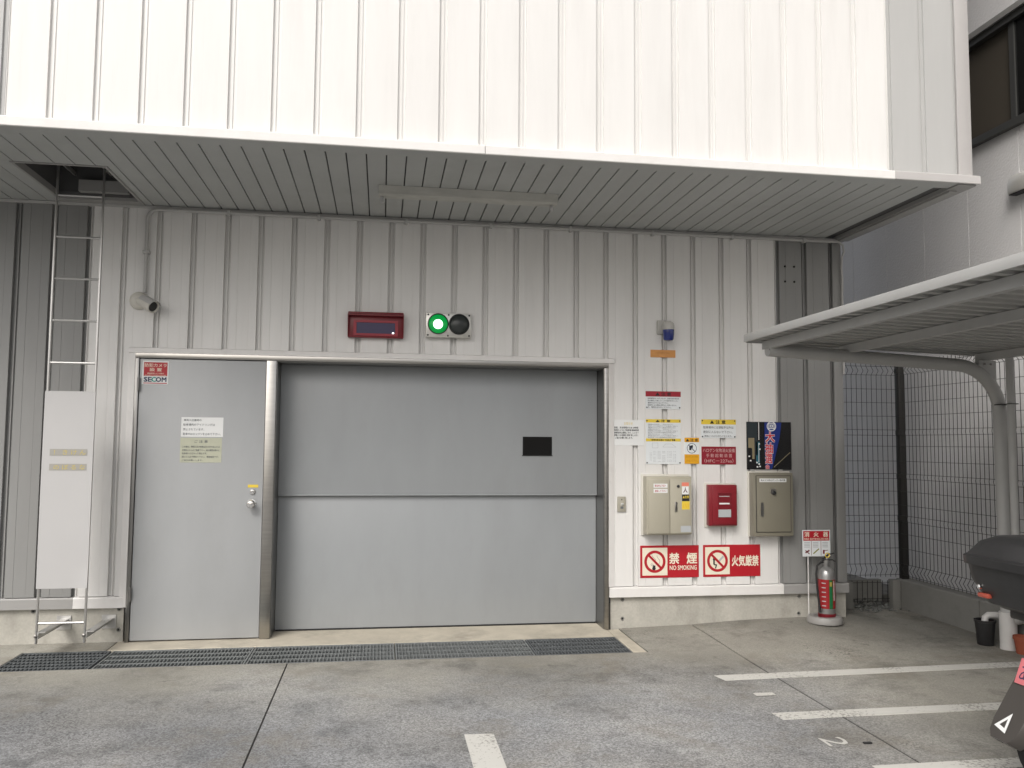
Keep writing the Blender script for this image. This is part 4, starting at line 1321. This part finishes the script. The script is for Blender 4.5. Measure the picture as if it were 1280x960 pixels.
RP = 0.117
prof = [(0, 0), (0.060, 0), (0.066, -0.034), (0.111, -0.034), (RP, 0)]
rm = MB()
for th in (0, 0.004):
    for x in (RX0 + 0.006, RX1):
        rm.v += [(x, y, rz(x) - 0.004 + z - th + 0.004) for y, z in prof]
for k in range(4):
    rm.f += [(k, k + 1, 5 + k + 1, 5 + k), (10 + k, 15 + k, 15 + k + 1, 10 + k + 1), (k, 10 + k, 11 + k, k + 1), (5 + k, 6 + k, 16 + k, 15 + k)]
rmesh = rm.mesh('roof_panel', SHEDR)
nrp = int((RYF - RYN) / RP)
for k in range(nrp):
    place('roof_panel', rmesh, (0, RYF - RP * (k + 1), 0), sh)
MB().box(RX0 - 0.012, RX0 + 0.004, RYN, RYF + 0.012, 2.240, 2.294).build('fascia', SHEDP, sh, bevel=0.002)
MB().prism([(RX0 + 0.005, 2.235), (RX1, 2.235 - .03 * (RX1 - RX0)), (RX1, 2.29 - .03 * (RX1 - RX0)), (RX0 + .005, 2.29)], 'y', RYF + 0.001, RYF + 0.012).build('fascia', SHEDP, sh)
for x in (2.76, 3.37, 4.48):
    z = rz(x) - 0.040
    MB().prism([(x - .025, z), (x + .025, z), (x + .025, z - .006), (x - .019, z - .006), (x - .019, z - .052), (x + .02, z - .052), (x + .02, z - .058), (x - .025, z - .058)], 'y', RYN + 0.05, RYF - 0.03).build('purlin', SHEDP, sh)


def column(y, base_z):
    pts = [(2.735, y, 2.172), (3.3, y, 2.143), (4.18, y, 2.098)]
    cx, cz, r = 4.22, 1.736, 0.36
    for t in range(1, 13):
        a = rad(88 - 88 * t / 12)
        pts.append((cx + r * math.cos(a), y, cz + r * math.sin(a)))
    pts += [(4.585, y, 1.2), (4.59, y, 0.272)]
    MB().tube(pts, 0.0475, 18).build('column', SHEDP, sh, smooth=True)
    MB().tube([(4.59, y, base_z - 0.02), (4.59, y, 0.271)], 0.059, 20).build('column_sleeve', PVC, sh, smooth=True)
    for x in (2.76, 3.37):
        MB().box(x - .05, x + .05, y - .03, y + .03, 2.168 - (x - 2.73) * .05 + 0.02, rz(x) - 0.0985).build('bracket', SHEDP, sh)
        for e in (-.02, .02):
            MB().lathe([(.009, 0), (.009, .006), (.005, .009)], (x + e, y - .0302, rz(x) - .11), (0, -1, 0), 6).build('bolt', STEELD, sh)
    MB().prism([(4.40, 2.06), (4.545, 1.93), (4.545, rz(4.5) - .0985), (4.40, rz(4.4) - .0985)], 'y', y - .02, y + .02).build('gusset', SHEDP, sh)
    for e in (4.45, 4.50):
        MB().lathe([(.009, 0), (.009, .006), (.005, .009)], (e, y - .0202, rz(4.5) - .125), (0, -1, 0), 6).build('bolt', STEELD, sh)


column(-1.0, gz(4.59, -1.0))
column(-4.8, gz(4.59, -4.8))
MB().tube([(4.535, -1.17, 2.15), (4.535, -1.17, 0.33), (4.54, -1.165, 0.27), (4.56, -1.14, 0.235), (4.60, -1.10, 0.228)], 0.0275, 12).build('downpipe', SHEDP, sh, smooth=True)
MB().prism([(4.533, -0.97), (4.497, -1.20), (4.573, -1.20), (4.64, -0.97)], 'z', 1.797, 1.803).build('pipe_strap', FENCE, sh)
MB().tube([(4.66, -0.96, 0.222), (4.64, -0.89, 0.222), (4.60, -0.872, 0.222), (4.535, -0.865, 0.222), (4.512, -0.862, 0.205), (4.507, -0.861, 0.165)], 0.0245, 12).build('drain_elbow', PVC, sh, smooth=True)
MB().tube([(4.66, -0.96, 0.221), (4.655, -1.5, 0.19), (4.66, -2.6, 0.16)], 0.017, 10).build('drain_hose', PVC, sh, smooth=True)
bu = thing('bucket', 'small black bucket catching the drain elbow by the column', 'bucket', (4.51, -0.86, gz(4.51, -.86) + .001))
bz_ = gz(4.51, -.86) + .001
MB().lathe([(0.002, 0.004), (0.054, 0.0), (0.056, 0.004), (0.070, 0.168), (0.076, 0.170), (0.076, 0.186), (0.066, 0.186), (0.054, 0.012), (0.002, 0.010)], (4.51, -0.86, bz_), (0, 0, 1), 24).build('pail', BLACKP, bu, smooth=True)
tp = thing('flower_pot', 'terracotta flower pot half hidden behind the scooter', 'pot', (4.60, -1.135, 0.0))
MB().lathe([(0.002, 0.004), (0.048, 0.001), (0.062, 0.10), (0.069, 0.102), (0.069, 0.125), (0.058, 0.125), (0.043, 0.02), (0.002, 0.018)], (4.60, -1.135, 0.0), (0, 0, 1), 24).build('pot', TERRA, tp, smooth=True)

# ================================================================== SCOOTER (tail towards -X)
SYC = -3.385
sc_ = thing('scooter', 'dark delivery scooter with a large black rear box and pink plate', 'scooter', (3.3, SYC, 0.0))


def wheel(x, r, w, nm):
    t = MB().lathe([(r - .075, -w / 2), (r - .03, -w / 2), (r - .006, -w * .35), (r, -w * .12), (r, w * .12), (r - .006, w * .35), (r - .03, w / 2), (r - .075, w / 2)], (x, SYC, r), (0, 1, 0), 32).build('wheel', BLACKR, sc_, smooth=True)
    MB().lathe([(r - .078, -w * .3), (r - .085, -w * .1), (.03, -w * .2), (.03, w * .2), (r - .085, w * .1), (r - .078, w * .3)], (x, SYC, r), (0, 1, 0), 24).build('rim', STEELD, t, smooth=True)


wheel(2.93, 0.235, 0.11, 'rear')
wheel(4.14, 0.235, 0.09, 'front')
# top box: body, rim, domed lid
def loft(sections):
    mb = MB()
    n = len(sections[0])
    for s in sections:
        mb.v += s
    for k in range(len(sections) - 1):
        for q in range(n):
            mb.f.append((k * n + q, k * n + (q + 1) % n, (k + 1) * n + (q + 1) % n, (k + 1) * n + q))
    mb.f.append(tuple(range(n))[::-1])
    mb.f.append(tuple((len(sections) - 1) * n + q for q in range(n)))
    return mb


def rrect(x0, x1, y0, y1, r, z):
    out = []
    for cx, cy, a0 in ((x1 - r, y1 - r, 0), (x0 + r, y1 - r, 90), (x0 + r, y0 + r, 180), (x1 - r, y0 + r, 270)):
        for k in range(5):
            a = rad(a0 + 22.5 * k)
            out.append((cx + r * math.cos(a), cy + r * math.sin(a), z))
    return out


BYF, BYN = SYC + 0.235, SYC - 0.235
tb = loft([rrect(2.72, 3.10, BYN + .09, BYF - .09, .05, .775), rrect(2.66, 3.14, BYN + .06, BYF - .06, .07, .80), rrect(2.615, 3.17, BYN + .012, BYF - .012, .08, .90), rrect(2.605, 3.18, BYN + .004, BYF - .004, .08, .965)]).build('top_box', BLACKP, sc_, smooth=True)
loft([rrect(2.592, 3.19, BYN - .008, BYF + .008, .085, .9655), rrect(2.590, 3.192, BYN - .010, BYF + .010, .085, 1.000), rrect(2.60, 3.185, BYN + .0, BYF - .0, .085, 1.008)]).build('box_rim', BLACKP, tb, smooth=True)
loft([rrect(2.602, 3.182, BYN + .002, BYF - .002, .085, 1.0085), rrect(2.64, 3.15, BYN + .035, BYF - .035, .09, 1.065), rrect(2.69, 3.11, BYN + .075, BYF - .075, .09, 1.090), rrect(2.76, 3.04, BYN + .13, BYF - .13, .07, 1.096)]).build('box_lid', BLACKP, tb, smooth=True)
MB().box(2.625, 2.655, SYC + .085, SYC + .15, .822, .842).build('reflector', REFL, tb, bevel=.006)
MB().lathe([(.011, 0), (.011, .012), (.006, .016)], (2.628, SYC + .128, .868), (-1, 0, .1), 12).build('lock', CHROME, tb, smooth=True)
MB().box(2.74, 3.08, SYC - .10, SYC + .10, .735, .774).build('rack', FENCE, sc_, bevel=.01)
# tail body, seat, floor, shield
loft([[(x, SYC + y, z) for y, z in pr_] for x, pr_ in (
    (2.80, [(-.06, .60), (.06, .60), (.08, .68), (.05, .72), (-.05, .72), (-.08, .68)]),
    (2.95, [(-.11, .46), (.11, .46), (.14, .64), (.10, .73), (-.10, .73), (-.14, .64)]),
    (3.30, [(-.13, .36), (.13, .36), (.16, .60), (.12, .71), (-.12, .71), (-.16, .60)]),
    (3.55, [(-.12, .30), (.12, .30), (.14, .50), (.10, .64), (-.10, .64), (-.14, .50)]))]).build('tail_body', FENDER, sc_, smooth=True)
loft([[(x, SYC + y, z) for y, z in ((-.10, z0), (.10, z0), (.13, z0 + .03), (.10, z0 + .075), (-.10, z0 + .075), (-.13, z0 + .03))] for x, z0 in ((3.18, .73), (3.30, .722), (3.50, .70), (3.62, .66))]).build('seat', BLACKR, sc_, smooth=True)
MB().box(3.52, 3.88, SYC - .15, SYC + .15, .26, .31).build('floor_board', BLACKP, sc_, bevel=.01)
loft([[(x, SYC + y, z) for x, y in ((xx - .02, -w3), (xx - .02, w3), (xx + .05, w3 * .7), (xx + .07, 0), (xx + .05, -w3 * .7))] for z, xx, w3 in ((.27, 3.92, .14), (.55, 3.90, .20), (.85, 3.86, .18), (.95, 3.83, .10))]).build('leg_shield', FENDER, sc_, smooth=True)
MB().tube([(3.80, SYC - .33, 1.0), (3.85, SYC - .15, 1.01), (3.86, SYC, .98), (3.85, SYC + .15, 1.01), (3.80, SYC + .33, 1.0)], .014, 10).build('handlebar', BLACKR, sc_, smooth=True)
for s in (-1, 1):
    MB().tube([(4.14, SYC + s * .065, .235), (4.03, SYC + s * .065, .62)], .017, 10).build('fork', STEELD, sc_, smooth=True)
MB().prism([(4.14 + .285 * math.cos(rad(a)), .235 + .285 * math.sin(rad(a))) for a in range(10, 171, 16)] + [(4.14 + .265 * math.cos(rad(a)), .235 + .265 * math.sin(rad(a))) for a in range(170, 9, -16)], 'y', SYC - .06, SYC + .06).build('front_fender', FENDER, sc_)
MB().box(2.86, 3.25, SYC - .10, SYC + .06, .19, .33).build('engine', STEELD, sc_, bevel=.03)
# long rear mudguard hanging behind the wheel, with the triangle mark and plate
fs = []
for t, hw in ((0, .075), (.2, .082), (.5, .086), (.8, .086), (.93, .076), (1.0, .050)):
    x = 2.83 - .23 * t
    z = .60 - .35 * t
    nx, nz = -.897 * .016, -.442 * -.016
    fs.append([(x, SYC - hw, z), (x - .012, SYC - hw * .9, z + .006), (x - .016, SYC, z + .009), (x - .012, SYC + hw * .9, z + .006), (x, SYC + hw, z), (x + .05, SYC + hw * .96, z - .028), (x + .012, SYC + hw * .8, z - .010), (x + .010, SYC, z - .006), (x + .012, SYC - hw * .8, z - .010), (x + .05, SYC - hw * .96, z - .028)])
fd = loft(fs).build('rear_fender', FENDER, sc_, smooth=True)


def onf(t, y, lift=.0185):
    x = 2.83 - .23 * t
    z = .60 - .35 * t
    return (x - lift * .93, SYC + y, z + lift * .5)


tri = MB()
T = [(0.88, 0.050), (0.70, -0.012), (0.92, -0.022)]
cen = (sum(p[0] for p in T) / 3, sum(p[1] for p in T) / 3)
for k in range(3):
    a, b = T[k], T[(k + 1) % 3]
    ai, bi = [(cen[0] + (p[0] - cen[0]) * .45, cen[1] + (p[1] - cen[1]) * .45) for p in (a, b)]
    tri.poly([onf(*a), onf(*b), onf(*bi), onf(*ai)])
tri.build('triangle_mark', PAPER, fd)
plx = MB().box(-0.004, 0.0, -.085, .085, -.055, .055).mesh('licence_plate', PINK, .001)
pl = place('licence_plate', plx, (2.742, SYC - .028, .522), sc_)
pl.rotation_euler = (0, rad(22), 0)
pmk = MB()
v, f = text2d('あ 2', 0.0)
xs_, ys_ = [p[0] for p in v], [p[1] for p in v]
pmk.v = [(-0.0046, 0.068 - (p[0] - min(xs_)) / (max(xs_) - min(xs_)) * 0.136, -0.038 + (p[1] - min(ys_)) / (max(ys_) - min(ys_)) * 0.07) for p in v]
pmk.f = list(f)
pm_ = bpy.data.objects.new('lettering', pmk.mesh('lettering', NAVY))
C.objects.link(pm_)
pm_.parent = pl
WLOC[pl.name] = Vector((2.742, SYC - .028, .522))
MB().box(2.79, 2.83, SYC - .07, SYC + .07, .64, .70).build('tail_lamp', REFL, sc_, bevel=.015)

bpy.data.objects.remove(TXTO)
